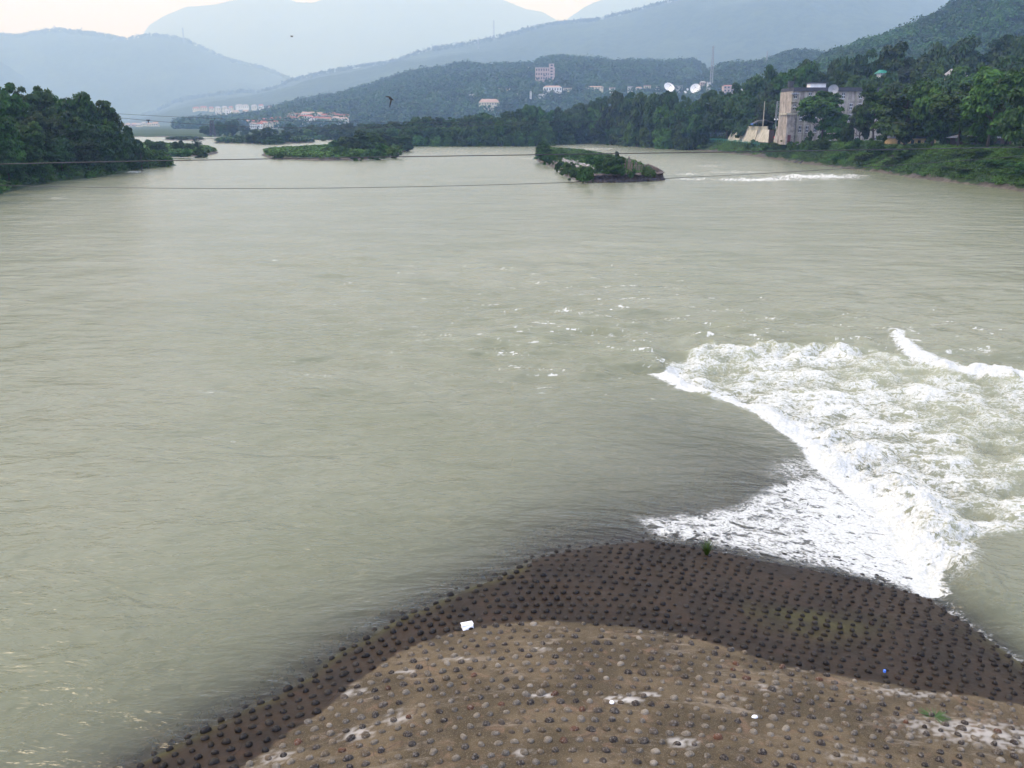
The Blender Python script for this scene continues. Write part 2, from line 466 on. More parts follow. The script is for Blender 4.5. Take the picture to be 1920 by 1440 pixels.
# cobbles set in the concrete
t = NT('cobble_stone')
cc = t.attrc('stone'); wv_ = t.attr('wet'); o = t.pos()
a1 = t.noise(o, 22, 5, 0.65); a2 = t.noise(o, 60, 3, 0.6)
c = t.mix(t.math('MULTIPLY', t.rng(a1, 0.45, 0.7), 0.45), cc, (0.30, 0.27, 0.225))
c = t.mix(t.math('MULTIPLY', t.rng(a2, 0.5, 0.7), 0.5), c, (0.03, 0.026, 0.022))
c = t.mix(wv_, c, t.mix(1.0, c, (0.13, 0.12, 0.11), 'MULTIPLY'))
M['cobble'] = t.surf(t.pbr(c, t.math('SUBTRACT', 0.9, t.math('MULTIPLY', wv_, 0.4)), 0.2, t.bump(a1, 0.5, 0.01)))
import bmesh
bm = bmesh.new(); bmesh.ops.create_icosphere(bm, subdivisions=3, radius=1.0)
bmesh.ops.delete(bm, geom=[v for v in bm.verts if v.co.z < -0.45], context='VERTS')
bm.verts.ensure_lookup_table()
IV3 = np.array([v.co[:] for v in bm.verts]); IF3 = np.array([[v.index for v in f.verts] for f in bm.faces]); bm.free()
bm = bmesh.new(); bmesh.ops.create_icosphere(bm, subdivisions=2, radius=1.0)
bmesh.ops.delete(bm, geom=[v for v in bm.verts if v.co.z < -0.45], context='VERTS')
bm.verts.ensure_lookup_table()
IV2 = np.array([v.co[:] for v in bm.verts]); IF2 = np.array([[v.index for v in f.verts] for f in bm.faces]); bm.free()
rs = np.random.RandomState(3)
pts = []
for r in range(-14, 90):
    for q in range(-60, 70):
        x = 1.0 + (q + 0.5 * (r % 2)) * 0.305 + rs.normal(0, 0.012) ; yr_ = 8.0 + r * 0.340 + rs.normal(0, 0.014)
        x += 0.05 * math.sin(r * 1.7)
        y = yr_ - 0.022 * (x - 1.5) ** 2
        pts.append((x, y))
pts = np.array(pts)
zr_ = apron(pts[:, 0], pts[:, 1]); lv = level(pts[:, 0], pts[:, 1])
ppx, ppy = topix(pts[:, 0], pts[:, 1], zr_)
keep = (zr_ > lv - 0.42) & (ppx > -250) & (ppx < 2170) & (ppy < 1640) & (ppy > 880) & (rs.rand(len(pts)) > 0.035) & (zr_ > -1.6)
pts = pts[keep]; zr_ = zr_[keep]; ppx = ppx[keep]; ppy = ppy[keep]
dd = dryness(pts[:, 0], pts[:, 1]); zr_ = zr_ - 0.035 * (lv[keep] > zr_ - 0.02) * (pts[:, 0] > 2)
dist = np.hypot(pts[:, 0], pts[:, 1])
PAL = np.array([(0.135, 0.112, 0.080), (0.070, 0.056, 0.042), (0.165, 0.138, 0.100), (0.038, 0.030, 0.024), (0.21, 0.18, 0.135), (0.085, 0.064, 0.040), (0.115, 0.100, 0.078), (0.095, 0.042, 0.022), (0.050, 0.042, 0.034), (0.125, 0.095, 0.060)])
PW = np.array([18, 14, 14, 12, 9, 12, 12, 3, 8, 10.]); PW /= PW.sum()
def cobble(i, IV, IF):
    R = 0.067 * np.clip(rs.normal(1, 0.13), 0.7, 1.3)
    if dd[i] < 0 and pts[i, 0] < 1: R *= 1.12
    s = np.array([R * rs.uniform(0.95, 1.35), R * rs.uniform(0.8, 1.05), R * rs.uniform(0.78, 1.15)])
    v = IV.copy()
    ph = rs.uniform(0, 6, 6)
    k = 1 + 0.10 * np.sin(v[:, 0] * 2.3 + ph[0]) * np.cos(v[:, 1] * 2.1 + ph[1]) + 0.06 * np.sin(v[:, 2] * 4 + v[:, 0] * 3 + ph[2]) + 0.03 * np.sin(v[:, 0] * 9 + ph[3]) * np.sin(v[:, 1] * 8 + ph[4])
    v = v * k[:, None] * s
    a = rs.normal(0, 0.5); ca, sa = math.cos(a), math.sin(a)
    v = np.stack([v[:, 0] * ca - v[:, 1] * sa, v[:, 0] * sa + v[:, 1] * ca, v[:, 2]], 1)
    c = PAL[rs.choice(len(PAL), p=PW)] * rs.uniform(0.62, 1.0)
    return v, c
order = np.argsort(dist + 1000 * ((ppx < 0) | (ppx > 1920) | (ppy > 1440)))
bigs = set(order[:100].tolist())
sv, sf, scol, sw = [], [], [], []; base = 0
for i in range(len(pts)):
    w = 1.0 if dd[i] < 0.02 else 0.0
    if dd[i] >= 0.02 and False: w = 0
    if i in bigs:
        v, c = cobble(i, IV3, IF3)
        o = mesh_np('cobble', v, IF3, M['cobble'], weir, attrs={'wet': np.full(len(v), w)}, cols={'stone': np.tile(c, (len(v), 1))})
        o.location = (pts[i, 0] - 2, pts[i, 1] - 14, zr_[i] + 0.008)
    else:
        v, c = cobble(i, IV2, IF2)
        sv.append(v + np.array([pts[i, 0] - 2, pts[i, 1] - 14, zr_[i] + 0.008])); sf.append(IF2 + base); base += len(v)
        scol.append(np.tile(c, (len(v), 1))); sw.append(np.full(len(v), w))
o = mesh_np('cobbles', np.concatenate(sv), np.concatenate(sf), M['cobble'], weir, attrs={'wet': np.concatenate(sw)}, cols={'stone': np.concatenate(scol)})
tag(o, kind='stuff')

# ------------------------------------------------------------------ river surface
rows_py = np.concatenate([np.arange(1560, 700, -2.0), np.arange(700, 330, -1.6), np.arange(330, 262, -1.0), np.array([261, 260, 259, 258, 257.4, 256.8, 256.2, 255.6, 255])])
cols_px = np.arange(-330, 2252, 2.6)
uu = (cols_px - 960) / F
vv = (rows_py - 720) / F
yr = CP - vv * SP; zr = -SP - vv * CP; tt = -H / zr
Yr = yr * tt                                   # distance of each row on the level plane
Yr = np.concatenate([[-40, -20, -8, 0, 4, 8], Yr])
# keep columns as straight lines that fan out from a point behind the camera
Xc = uu[None, :] * (np.maximum(Yr, 6)[:, None] * CP + H * SP)
Xc[:6] = uu[None, :] * (13.0 * CP + H * SP) * np.linspace(2.2, 1.0, 7)[:6, None]
X = Xc; Y = np.repeat(Yr[:, None], len(cols_px), 1)
lev = level(X, Y)
px_, py_ = topix(X, Y, lev)
cell = np.gradient(Yr)[:, None] * np.ones_like(X)
def wave(wl, amp, seed, sx=0.55, warp=0.0):
    k = sstep(0.28, 0.6, wl / np.maximum(cell, 1e-3) / 6)
    return amp * k * perlin(X / wl * sx + warp, Y / wl, seed)
def rwave(wl, amp, seed, sx=.5, warp=0.0):
    k = sstep(0.28, 0.6, wl / np.maximum(cell, 1e-3) / 6)
    return amp * k * (0.5 - 1.6 * np.abs(perlin(X / wl * sx + warp, Y / wl + .12 * X / wl, seed)))
xj = jump_x(Y); s = X - xj
def blob(px, py, rx, ry): return np.exp(-((px_ - px) / rx) ** 2 - ((py_ - py) / ry) ** 2)
def poly_mask(pts, soft): return sstep(-soft, soft, sdist(px_, py_, pts))
churn = poly_mask([(1236, 702), (1325, 656), (1420, 658), (1520, 662), (1640, 668), (1760, 690), (2300, 700), (2300, 1040), (1925, 1000), (1850, 1003), (1790, 1045), (1755, 1110), (1742, 1122), (1715, 1062), (1680, 1012), (1640, 962), (1600, 926), (1545, 886), (1524, 852), (1500, 832), (1435, 788), (1370, 758), (1300, 736)], 7)
run = poly_mask([(1185, 968), (1300, 960), (1380, 945), (1450, 905), (1530, 885), (1600, 930), (1640, 962), (1680, 1010), (1720, 1070), (1745, 1120), (1650, 1094), (1560, 1070), (1460, 1052), (1380, 1035), (1300, 1020), (1230, 1014)], 22)
rough_amp = np.clip(0.25 + 0.9 * np.exp(-((py_ - 640) / 90) ** 2) * sstep(700, 1250, px_) + 0.5 * sstep(600, 300, np.abs(px_ - 900)) * sstep(900, 650, py_) * sstep(380, 500, py_), 0, 1.3)
calm = np.clip(sstep(900, 1100, py_) * sstep(1200, 900, px_) * 0.35 + sstep(1000, 1040, py_) * (s > 0.5) * 1.0, 0, 0.85)
tongue = ((s < 0) & (X > 0)) * sstep(Y_TIP, Y_TIP - 3, Y) * sstep(20, 22, Y)
amp = np.clip((rough_amp + .12) * (1 - calm) * (1 - 0.7 * tongue), 0.14, 2)
wob = 0.6 * fbm(X * 0.12, Y * 0.12, 2, 61)
dz = amp * (wave(0.5, .04, 40, .5) + rwave(0.8, .05, 48, .5, wob) + wave(1.1, .08, 41, .5, wob) + rwave(1.9, .13, 49, .45, wob) + wave(2.4, .12, 42, .45, wob) + wave(5.5, .13, 43, .4, wob) + wave(13, .16, 44, .5, wob) + wave(30, .2, 47, .6, wob))
# standing waves and boiling water below the jump
bo = fbm(X * 0.55, Y * 0.75, 4, 50)
bo2 = fbm(X * 1.8, Y * 2.2, 4, 51)
ridge = np.exp(-((s - 1.3) / 1.1) ** 2) * (s > -0.3) * sstep(19.5, 24, Y) * sstep(Y_TIP + 4, Y_TIP - 2, Y)
dz += churn * (0.36 * bo + 0.10 * np.abs(bo2) + 0.05 * np.abs(fbm(X * 6, Y * 6, 3, 52))) * sstep(19, 26, Y)
dz += ridge * (0.22 + 0.22 * np.abs(bo2) + 0.25 * bo)
crestm = np.exp(-((py_ - 655) / 22) ** 2) * sstep(1240, 1330, px_) * sstep(1750, 1600, px_)
dz += 0.4 * crestm * (0.5 + bo)
spur_pts = [(1668, 628), (1690, 655), (1715, 676), (1760, 690), (1810, 702), (1870, 708), (1930, 712), (2100, 730)]
spur = np.exp(-(seg_dist(px_ * 0.5 + 6 * bo2, py_ + 5 * bo, [(a * 0.5, b) for a, b in spur_pts]) / 10.0) ** 2) * sstep(1640, 1700, px_)
dz += 0.22 * spur * (0.7 + 1.2 * bo2)
dz += (blob(1480, 333, 190, 9) + .6 * blob(1340, 314, 110, 14)) * (.25 + .9 * fbm(X * .25, Y * .12, 3, 58))
dz += run * 0.05 * np.abs(fbm(X * 5, Y * 7, 3, 53)) 
ap = np.full_like(X, -2.5)
near = (Y > -10) & (Y < 50) & (X > -18) & (X < 24)
ap[near] = apron(X[near], Y[near])
ap[near] = np.maximum(ap[near], -3)
zw = lev + dz * sstep(0.0, 0.5, lev - ap + 0.12)
depth = np.clip(zw - ap, 0, 3)
# thin running sheet: keep it just over the concrete where the flow covers it
zw = np.where(near & (run > 0.3) & (zw < ap + 0.03), ap + 0.03 + 0.03 * bo2, zw)
depth = np.clip(zw - ap, 0, 3)
foam = np.zeros_like(X)
big = fbm(X * 0.22, Y * 0.30, 3, 70)
foam = np.maximum(foam, churn * np.clip(0.43 + 0.34 * bo + 0.26 * big + 0.15 * np.exp(-np.maximum(s, 0) / 6) - 0.08 * sstep(1750, 1950, px_), 0.24, 0.9))
foam = np.maximum(foam, churn * np.exp(-np.maximum(s, 0) / 2.2) * sstep(-0.15, 0.05, s) * 1.05)
edge = np.exp(-((s + 0.05) / 0.55) ** 2) * sstep(17.0, 20, Y) * (Y < Y_TIP + .3)
foam = np.maximum(foam, edge * np.where(py_ < 1122, 1.1, 0.42))
foam = np.maximum(foam, run * np.clip(0.56 + 0.20 * sstep(-4.0, -0.5, s) + 0.16 * bo2, 0, 0.74))
foam = np.maximum(foam, tongue * sstep(-3.4, -0.3, s) * sstep(720, 900, py_) * 0.34)
foam = np.maximum(foam, tongue * blob(1500, 880, 90, 40) * 0.46)
foam = np.maximum(foam, spur * 1.0)
foam = np.maximum(foam, blob(1790, 1040, 60, 60) * (s > 0) * 0.62)
foam = np.maximum(foam, blob(1860, 985, 110, 22) * 0.62)
for px, py, rx, ry, a in ((1215, 633, 30, 5, .5), (1095, 592, 45, 4, .42), (1180, 596, 60, 4, .36), (395, 735, 50, 6, .42), (1440, 602, 90, 5, .36), (1500, 620, 60, 5, .40), (1770, 612, 70, 6, .45), (1620, 602, 40, 4, .40), (740, 603, 20, 4, .42),
                          (1045, 547, 18, 4, .4), (438, 826, 10, 4, .5), (1240, 640, 40, 5, .35), (1060, 660, 60, 4, .30), (1500, 640, 160, 14, .33), (1860, 640, 60, 8, .34), (1855, 665, 30, 6, .4),
                          (720, 428, 60, 5, .30), (900, 430, 160, 18, .27), (820, 640, 400, 70, .25), (600, 700, 260, 50, .23),
                          (1530, 333, 110, 6, .85), (1420, 338, 120, 4, .75), (1380, 324, 90, 4, .5), (1300, 337, 60, 3, .6), (1290, 327, 40, 4, .55), (1600, 330, 50, 3, .6), (1330, 312, 60, 6, .42), (1260, 300, 40, 4, .3), (1240, 337, 20, 3, .6),
                          (1120, 279, 70, 3, .50), (1060, 268, 60, 1.5, .55), (870, 300, 240, 20, .24), (985, 297, 40, 4, .42), (460, 287, 80, 4, .34), (560, 310, 160, 10, .28), (330, 300, 60, 3, .35), (900, 273, 110, 1.5, .6),
                          (560, 268, 40, 2, .5), (110, 372, 40, 5, .42), (250, 322, 30, 2, .7), (450, 262, 90, 1.2, .5), (1180, 300, 60, 12, .22)):
    foam = np.maximum(foam, blob(px, py, rx, ry) * a * (0.8 + 0.5 * bo2))
crr = 1 - 2.4 * np.abs(perlin(X / 3.2 * .45 + .4 * bo2, Y / 2.0, 92)); crr2 = 1 - 2.4 * np.abs(perlin(X / 1.3 * .5, Y / 1.0, 93))
foam = np.maximum(foam, np.clip(rough_amp - .2, 0, 1) * (sstep(.72, .98, crr) * sstep(-.05, .3, bo) * .72 + sstep(.8, 1, crr2) * sstep(.05, .3, big) * .5))
foam = np.clip(foam, 0, 1.1)
aer = np.clip(churn * (0.6 + 0.8 * bo) + 0.15 * rough_amp * sstep(0.1, 0.6, bo + dz), 0, 1)      # air stirred in: paler, greener water

t = NT('river_water')
pos = t.pos(); fo = t.attr('foam'); dp = t.math('ADD', t.attr('depth'), t.math('MULTIPLY', t.math('SUBTRACT', t.noise(t.pos(), 2.5, 4, .6), .5), t.math('MULTIPLY', t.attr('depth'), .8))); ae = t.attr('aerated')
cdist = t.n('CameraData').outputs[1]
# ripples at several sizes, long crests across the view
r1 = t.noise(pos, 5.5, 3, 0.6, 0.4, stretch=(0.45, 1, 1))
r2 = t.noise(pos, 1.5, 4, 0.6, 0.6, stretch=(0.4, 1, 1))
r3 = t.noise(pos, 0.33, 4, 0.6, 0.6, stretch=(0.5, 1, 1))
r4 = t.noise(pos, 0.11, 5, 0.6, 0.5, stretch=(0.5, 1, 1))
nb = t.bump(r4, 0.4, 1.5)
nb = t.bump(r3, 0.75, 0.6, nb)
nb = t.bump(r2, 0.65, 0.22, nb)
nb = t.bump(r1, 0.6, 0.05, nb)
col = t.mix(t.rng(t.noise(pos, 0.09, 3), 0.35, 0.65), (0.152, 0.160, 0.096), (0.174, 0.180, 0.116))
col = t.mix(t.math('MULTIPLY', ae, 0.8), col, (0.30, 0.31, 0.19))
water = t.pbr(col, 0.21, 0.5, nb)
water.node.inputs['IOR'].default_value = 1.33
trn = t.n('BsdfTransparent'); t.put(trn.inputs[0], (0.80, 0.80, 0.70, 1))
gl = t.n('BsdfGlossy'); t.put(gl.inputs[0], (1, 1, 1, 1)); t.put(gl.inputs['Roughness'], 0.2); t.put(gl.inputs['Normal'], nb)
fr = t.n('Fresnel', IOR=1.33); t.put(fr.inputs['Normal'], nb)
thin = t.n('MixShader'); t.put(thin.inputs[0], fr.outputs[0]); t.put(thin.inputs[1], trn.outputs[0]); t.put(thin.inputs[2], gl.outputs[0])
murk = t.math('SUBTRACT', 1.0, t.math('POWER', 2.718, t.math('MULTIPLY', dp, -1.2)), True)
wat = t.n('MixShader'); t.put(wat.inputs[0], murk); t.put(wat.inputs[1], thin.outputs[0]); t.put(wat.inputs[2], water)
# foam pattern
wp = t.n('TexNoise'); t.put(wp.inputs['Vector'], pos); wp.inputs['Scale'].default_value = 0.9; wp.inputs['Detail'].default_value = 4
wsc = t.n('VectorMath', {'operation': 'SCALE'}, i0=wp.outputs[1], Scale=1.3)
wadd = t.n('VectorMath', {'operation': 'ADD'}); t.put(wadd.inputs[0], pos); t.put(wadd.inputs[1], wsc.outputs[0])
f1 = t.noise(wadd.outputs[0], 2.2, 6, 0.66, 0.5, stretch=(0.75, 1.15, 1))
f2 = t.noise(pos, 11, 4, 0.6, 0.8)
lace = t.math('SUBTRACT', 1.0, t.math('MULTIPLY', t.math('ABSOLUTE', t.math('SUBTRACT', f1, 0.5)), 5.0), True)   # thin bright threads
ff = t.math('ADD', t.math('MULTIPLY', f1, 0.40), t.math('ADD', t.math('MULTIPLY', f2, 0.28), t.math('MULTIPLY', lace, 0.32)))
thr = t.math('SUBTRACT', 0.86, t.math('MULTIPLY', fo, 0.62))
fm = t.rng(ff, t.math('SUBTRACT', thr, 0.09), t.math('ADD', thr, 0.16))
fm = t.math('MULTIPLY', fm, t.rng(fo, 0.02, 0.2))
fcol = t.mix(t.rng(f2, 0.3, 0.7), (0.44, 0.45, 0.38), (0.60, 0.60, 0.58))
foamsh = t.pbr(fcol, 0.8, 0.3, t.bump(t.math('ADD', f1, t.math('MULTIPLY', f2, 0.5)), 0.8, 0.12))
fin = t.n('MixShader'); t.put(fin.inputs[0], fm); t.put(fin.inputs[1], wat.outputs[0]); t.put(fin.inputs[2], foamsh)
M['water'] = t.surf(fin.outputs[0])
V = np.stack([X.ravel(), Y.ravel(), zw.ravel()], 1)
fcs = grid_faces(X.shape[0], X.shape[1])
o = mesh_np('river', V, fcs, M['water'], attrs={'foam': foam, 'depth': depth, 'aerated': aer})
tag(o, kind='structure')

exec_rest = True
# ------------------------------------------------------------------ land
WATER = [P(2600, 620)[:2], P(2100, 395)[:2], P(1920, 360)[:2], P(1860, 351)[:2], P(1800, 344)[:2], P(1700, 332)[:2], P(1640, 322)[:2], P(1560, 313)[:2], P(1500, 306)[:2], P(1400, 291)[:2],
         P(1300, 281)[:2], P(1200, 272)[:2], P(1100, 268)[:2], P(1010, 266)[:2], P(992, 267.5)[:2], P(1009, 271)[:2], P(950, 273)[:2], P(860, 273)[:2], P(770, 272.5)[:2], P(700, 267)[:2], P(640, 261)[:2],
         P(560, 258.5)[:2], P(400, 257)[:2], P(200, 256.5)[:2], (-600, 860), (-320, 500), (-190, 330), (-135, 290), P(300, 308)[:2], P(332, 310)[:2], P(300, 314)[:2], P(250, 319)[:2],
         P(180, 333)[:2], P(100, 341)[:2], P(50, 350)[:2], P(0, 363)[:2], P(-200, 420)[:2], (-88, 60), (-86, -260), (90, -260)]
def stretched(a, b, s0, s1, n):
    return np.concatenate([a, b])
xs = np.concatenate([-np.geomspace(330, 22000, 46)[::-1], np.arange(-320, -150, 5), np.arange(-150, -80, 1.5), np.arange(-80, 80, 5), np.arange(80, 150, 1.25), np.arange(150, 325, 5), np.geomspace(330, 22000, 46)])
ys = np.concatenate([np.arange(-260, 100, 12), np.arange(100, 520, 1.6), np.arange(520, 960, 4), np.geomspace(970, 28500, 50)])
X, Y = np.meshgrid(xs, ys)
sd = -sdist(X, Y, WATER)
near_h = 5.6 - 3.0 * sstep(400, 520, Y) + 0.9 * sstep(270, 180, Y)
hn = fbm(X * .05, Y * .05, 4, 80)
prof = np.interp(sd, [-8, -1, 0, 2, 11, 60, 300], [-3, -0.35, 0.0, .26, 1.0, 1.1, 1.5])
Z = np.where(sd < 0, prof, prof * near_h) + np.where(sd > 1, 0.5 * hn, 0) + np.where(sd > 0, 0.35 * sstep(0, 4, sd) * fbm(X * .3, Y * .3, 3, 81), 0)
Z = np.where(sd > 300, near_h * 1.5 + 0.002 * (sd - 300), Z)
bare = np.clip(sstep(1.6, 0.0, sd + 1.6 * fbm(X * .12, Y * .12, 3, 83)) + 0.8 * sstep(13, 8, sd) * sstep(0.16, .4, fbm(X * .045, Y * .045, 3, 84)) * sstep(480, 300, Y) * sstep(215, 245, Y) * (X > 0), 0, 1) * np.where(X < -60, sstep(300, 600, Y), 1)
t = NT('ground_soil'); pos = t.pos()
g1 = t.noise(pos, 0.35, 6, 0.65); g2 = t.noise(pos, 2.2, 5, 0.7); g3 = t.noise(pos, .02, 4)
grass = t.mix(t.rng(g2, .3, .7), (0.012, 0.028, 0.008), (0.035, 0.06, 0.016))
grass = t.mix(t.rng(g3, .4, .65), grass, (0.03, 0.05, 0.02))
soil = t.mix(t.rng(g1, .35, .65), (0.045, 0.040, 0.032), (0.11, 0.097, 0.082))
soil = t.mix(t.math('MULTIPLY', t.rng(g2, .5, .7), .5), soil, (0.07, 0.05, 0.04))
c = t.mix(t.rng(t.math('ADD', t.attr('bare'), t.math('MULTIPLY', t.math('SUBTRACT', g1, .5), 1.2)), .4, .6), grass, soil)
M['ground'] = t.surf(t.pbr(c, .95, .2, t.bump(g1, .8, .6)))
ground = mesh_np('ground', np.stack([X.ravel(), Y.ravel(), Z.ravel()], 1), grid_faces(len(ys), len(xs)), M['ground'], attrs={'bare': bare})
tag(ground, kind='structure')
GX, GY, GZ = xs, ys, Z
def gz(x, y):
    i = int(np.clip(np.searchsorted(GX, x) - 1, 0, len(GX) - 2)); j = int(np.clip(np.searchsorted(GY, y) - 1, 0, len(GY) - 2))
    a = (x - GX[i]) / (GX[i + 1] - GX[i]); b = (y - GY[j]) / (GY[j + 1] - GY[j])
    return float((GZ[j, i] * (1 - a) + GZ[j, i + 1] * a) * (1 - b) + (GZ[j + 1, i] * (1 - a) + GZ[j + 1, i + 1] * a) * b)

# hills: real ridges with a near slope and a far slope
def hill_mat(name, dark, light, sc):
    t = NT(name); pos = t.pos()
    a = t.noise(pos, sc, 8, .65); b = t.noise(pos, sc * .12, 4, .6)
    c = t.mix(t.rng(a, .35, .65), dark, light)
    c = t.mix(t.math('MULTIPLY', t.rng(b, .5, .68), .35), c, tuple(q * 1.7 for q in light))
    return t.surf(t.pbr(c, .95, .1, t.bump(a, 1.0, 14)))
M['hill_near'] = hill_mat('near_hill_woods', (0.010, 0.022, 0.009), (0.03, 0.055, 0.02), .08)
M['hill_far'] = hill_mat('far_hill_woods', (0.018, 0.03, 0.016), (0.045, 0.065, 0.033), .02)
HILLS = {}
def hill(name, prof, D, near, far, mat, zbase=3, relief=.10, pw=1.0, jag=0.0, ncol=420, seed=0):
    pp = np.array(prof, float)
    px = np.linspace(pp[0, 0], pp[-1, 0], ncol); py = np.interp(px, pp[:, 0], pp[:, 1])
    u = (px - 960) / F
    ridge = np.array([zt(q, D) for q in py])
    S = np.concatenate([np.linspace(0, 1, 46), np.linspace(1.06, 2, 12)])
    Yv = np.where(S <= 1, near + (D - near) * S, D + (far - D) * (S - 1))
    YY = np.repeat(Yv[:, None], ncol, 1); XX = u[None, :] * (YY * CP + H * SP) 
    g = np.where(S <= 1, S ** pw * (1 - .25 * S) / .75, np.cos((S - 1) * math.pi / 2) ** 1.2)
    g = np.clip(g, 0, None) / 1.0
    lam = 1100 * D / 6000 + 150
    rn = fbm(XX / lam, YY / lam * .6, 5, 90 + seed)
    env = (np.sin(np.clip(S, 0, 1) * math.pi))[:, None] + np.where(S > 1, .6, 0)[:, None] * sstep(1, 1.3, S)[:, None]
    sm = np.convolve(np.pad(ridge, 12, mode='edge'), np.ones(25) / 25, 'valid')
    gg = g[:, None]
    k = np.clip(np.abs(S[:, None] - 1) * 6, 0, 1)
    rz = ridge[None, :] * (1 - k) + sm[None, :] * k
    ZZ = zbase + (rz - zbase) * gg + relief * np.clip(rz, 0, None) * rn * env * 1.6
    ZZ[0] = -4
    if jag: ZZ += jag * fbm(XX / (jag * 5), YY / (jag * 5), 3, 95) * (S[:, None] > .02)
    V = np.stack([XX.ravel(), YY.ravel(), ZZ.ravel()], 1)
    o = mesh_np(name, V, grid_faces(len(S), ncol), mat)
    tag(o, kind='structure')
    HILLS[name + str(seed)] = (V, XX, YY, ZZ, S)
    return o
# highest, farthest mountain
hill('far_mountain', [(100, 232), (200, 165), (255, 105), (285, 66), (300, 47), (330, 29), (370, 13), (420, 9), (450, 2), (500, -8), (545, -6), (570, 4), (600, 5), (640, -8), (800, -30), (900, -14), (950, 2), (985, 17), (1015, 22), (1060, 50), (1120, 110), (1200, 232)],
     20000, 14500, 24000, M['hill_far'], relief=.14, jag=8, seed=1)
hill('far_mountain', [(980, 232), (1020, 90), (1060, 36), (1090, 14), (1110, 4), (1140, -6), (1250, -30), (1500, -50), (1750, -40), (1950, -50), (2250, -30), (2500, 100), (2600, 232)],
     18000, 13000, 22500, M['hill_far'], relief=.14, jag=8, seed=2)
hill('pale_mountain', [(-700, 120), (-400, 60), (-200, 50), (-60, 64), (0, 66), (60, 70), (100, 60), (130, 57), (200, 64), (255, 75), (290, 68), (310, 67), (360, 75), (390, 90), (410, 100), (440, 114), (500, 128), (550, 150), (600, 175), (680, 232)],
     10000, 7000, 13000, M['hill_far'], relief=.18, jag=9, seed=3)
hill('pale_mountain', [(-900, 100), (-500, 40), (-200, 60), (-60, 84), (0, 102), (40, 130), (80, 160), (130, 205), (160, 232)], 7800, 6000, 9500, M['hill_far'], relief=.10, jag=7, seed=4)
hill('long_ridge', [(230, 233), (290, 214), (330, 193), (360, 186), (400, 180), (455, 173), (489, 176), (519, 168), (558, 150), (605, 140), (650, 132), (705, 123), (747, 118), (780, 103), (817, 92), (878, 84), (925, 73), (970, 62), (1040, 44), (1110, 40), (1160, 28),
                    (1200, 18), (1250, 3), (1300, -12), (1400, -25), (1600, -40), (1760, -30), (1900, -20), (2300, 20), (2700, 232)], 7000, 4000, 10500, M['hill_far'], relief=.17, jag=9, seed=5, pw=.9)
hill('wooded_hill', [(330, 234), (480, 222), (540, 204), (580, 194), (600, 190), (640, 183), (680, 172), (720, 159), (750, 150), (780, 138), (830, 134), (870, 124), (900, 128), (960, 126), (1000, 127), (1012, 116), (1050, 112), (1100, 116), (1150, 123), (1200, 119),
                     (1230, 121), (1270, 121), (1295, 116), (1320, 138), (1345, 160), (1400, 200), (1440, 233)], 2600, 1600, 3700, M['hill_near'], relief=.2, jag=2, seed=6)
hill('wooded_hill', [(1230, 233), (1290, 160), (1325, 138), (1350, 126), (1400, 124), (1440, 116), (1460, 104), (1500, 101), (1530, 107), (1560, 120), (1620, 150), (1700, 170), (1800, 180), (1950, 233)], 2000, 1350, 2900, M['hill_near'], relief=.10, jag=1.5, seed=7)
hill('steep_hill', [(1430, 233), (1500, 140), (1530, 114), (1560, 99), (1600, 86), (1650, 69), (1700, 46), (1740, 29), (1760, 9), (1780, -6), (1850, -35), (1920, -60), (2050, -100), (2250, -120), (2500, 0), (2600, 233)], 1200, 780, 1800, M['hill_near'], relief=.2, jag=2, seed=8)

# ------------------------------------------------------------------ foliage made of leaf-sized faces
def leaf_cloud(cent, rad, k, leaf, rng, flat=.6, crown_c=None, tint=None, up=0.25, surface=.55):
    """cent (n,3) clump centres, rad (n,), k leaves in each, leaf size scalar or (n,)"""
    n = len(cent)
    d = rng.normal(size=(n, k, 3)); d /= np.linalg.norm(d, axis=2, keepdims=True)
    d[..., 2] = np.where(d[..., 2] < -.35, -d[..., 2], d[..., 2])
    r = (surface + (1 - surface) * rng.rand(n, k)) ; r = np.where(rng.rand(n, k) < .25, rng.rand(n, k), r)
    sc = np.array([1, 1, flat])
    p = cent[:, None, :] + d * r[..., None] * rad[:, None, None] * sc
    out = d.copy()
    if crown_c is not None:
        q = p - crown_c; q /= (np.linalg.norm(q, axis=2, keepdims=True) + 1e-6); out = out * .6 + q * .5
    nrm = out + rng.normal(size=p.shape) * .45 + np.array([0, 0, up]); nrm /= np.linalg.norm(nrm, axis=2, keepdims=True)
    a = np.cross(nrm, rng.normal(size=p.shape)); a /= (np.linalg.norm(a, axis=2, keepdims=True) + 1e-9)
    b = np.cross(nrm, a)
    ls = (leaf if np.isscalar(leaf) else leaf[:, None]) * (.55 + .9 * rng.rand(n, k))
    l1 = ls[..., None] * .62; l2 = ls[..., None] * .36
    bend = nrm * ls[..., None] * .12
    v = np.stack([p - a * l1 - bend, p - b * l2, p + a * l1 - bend, p + b * l2], 2).reshape(-1, 3)
    f = np.arange(n * k * 4).reshape(-1, 4)
    if tint is None: tint = rng.rand(n)
    tt_ = np.clip(tint[:, None] + rng.normal(size=(n, k)) * .2, 0, 1)
    return v, f, np.repeat(tt_.ravel(), 4)
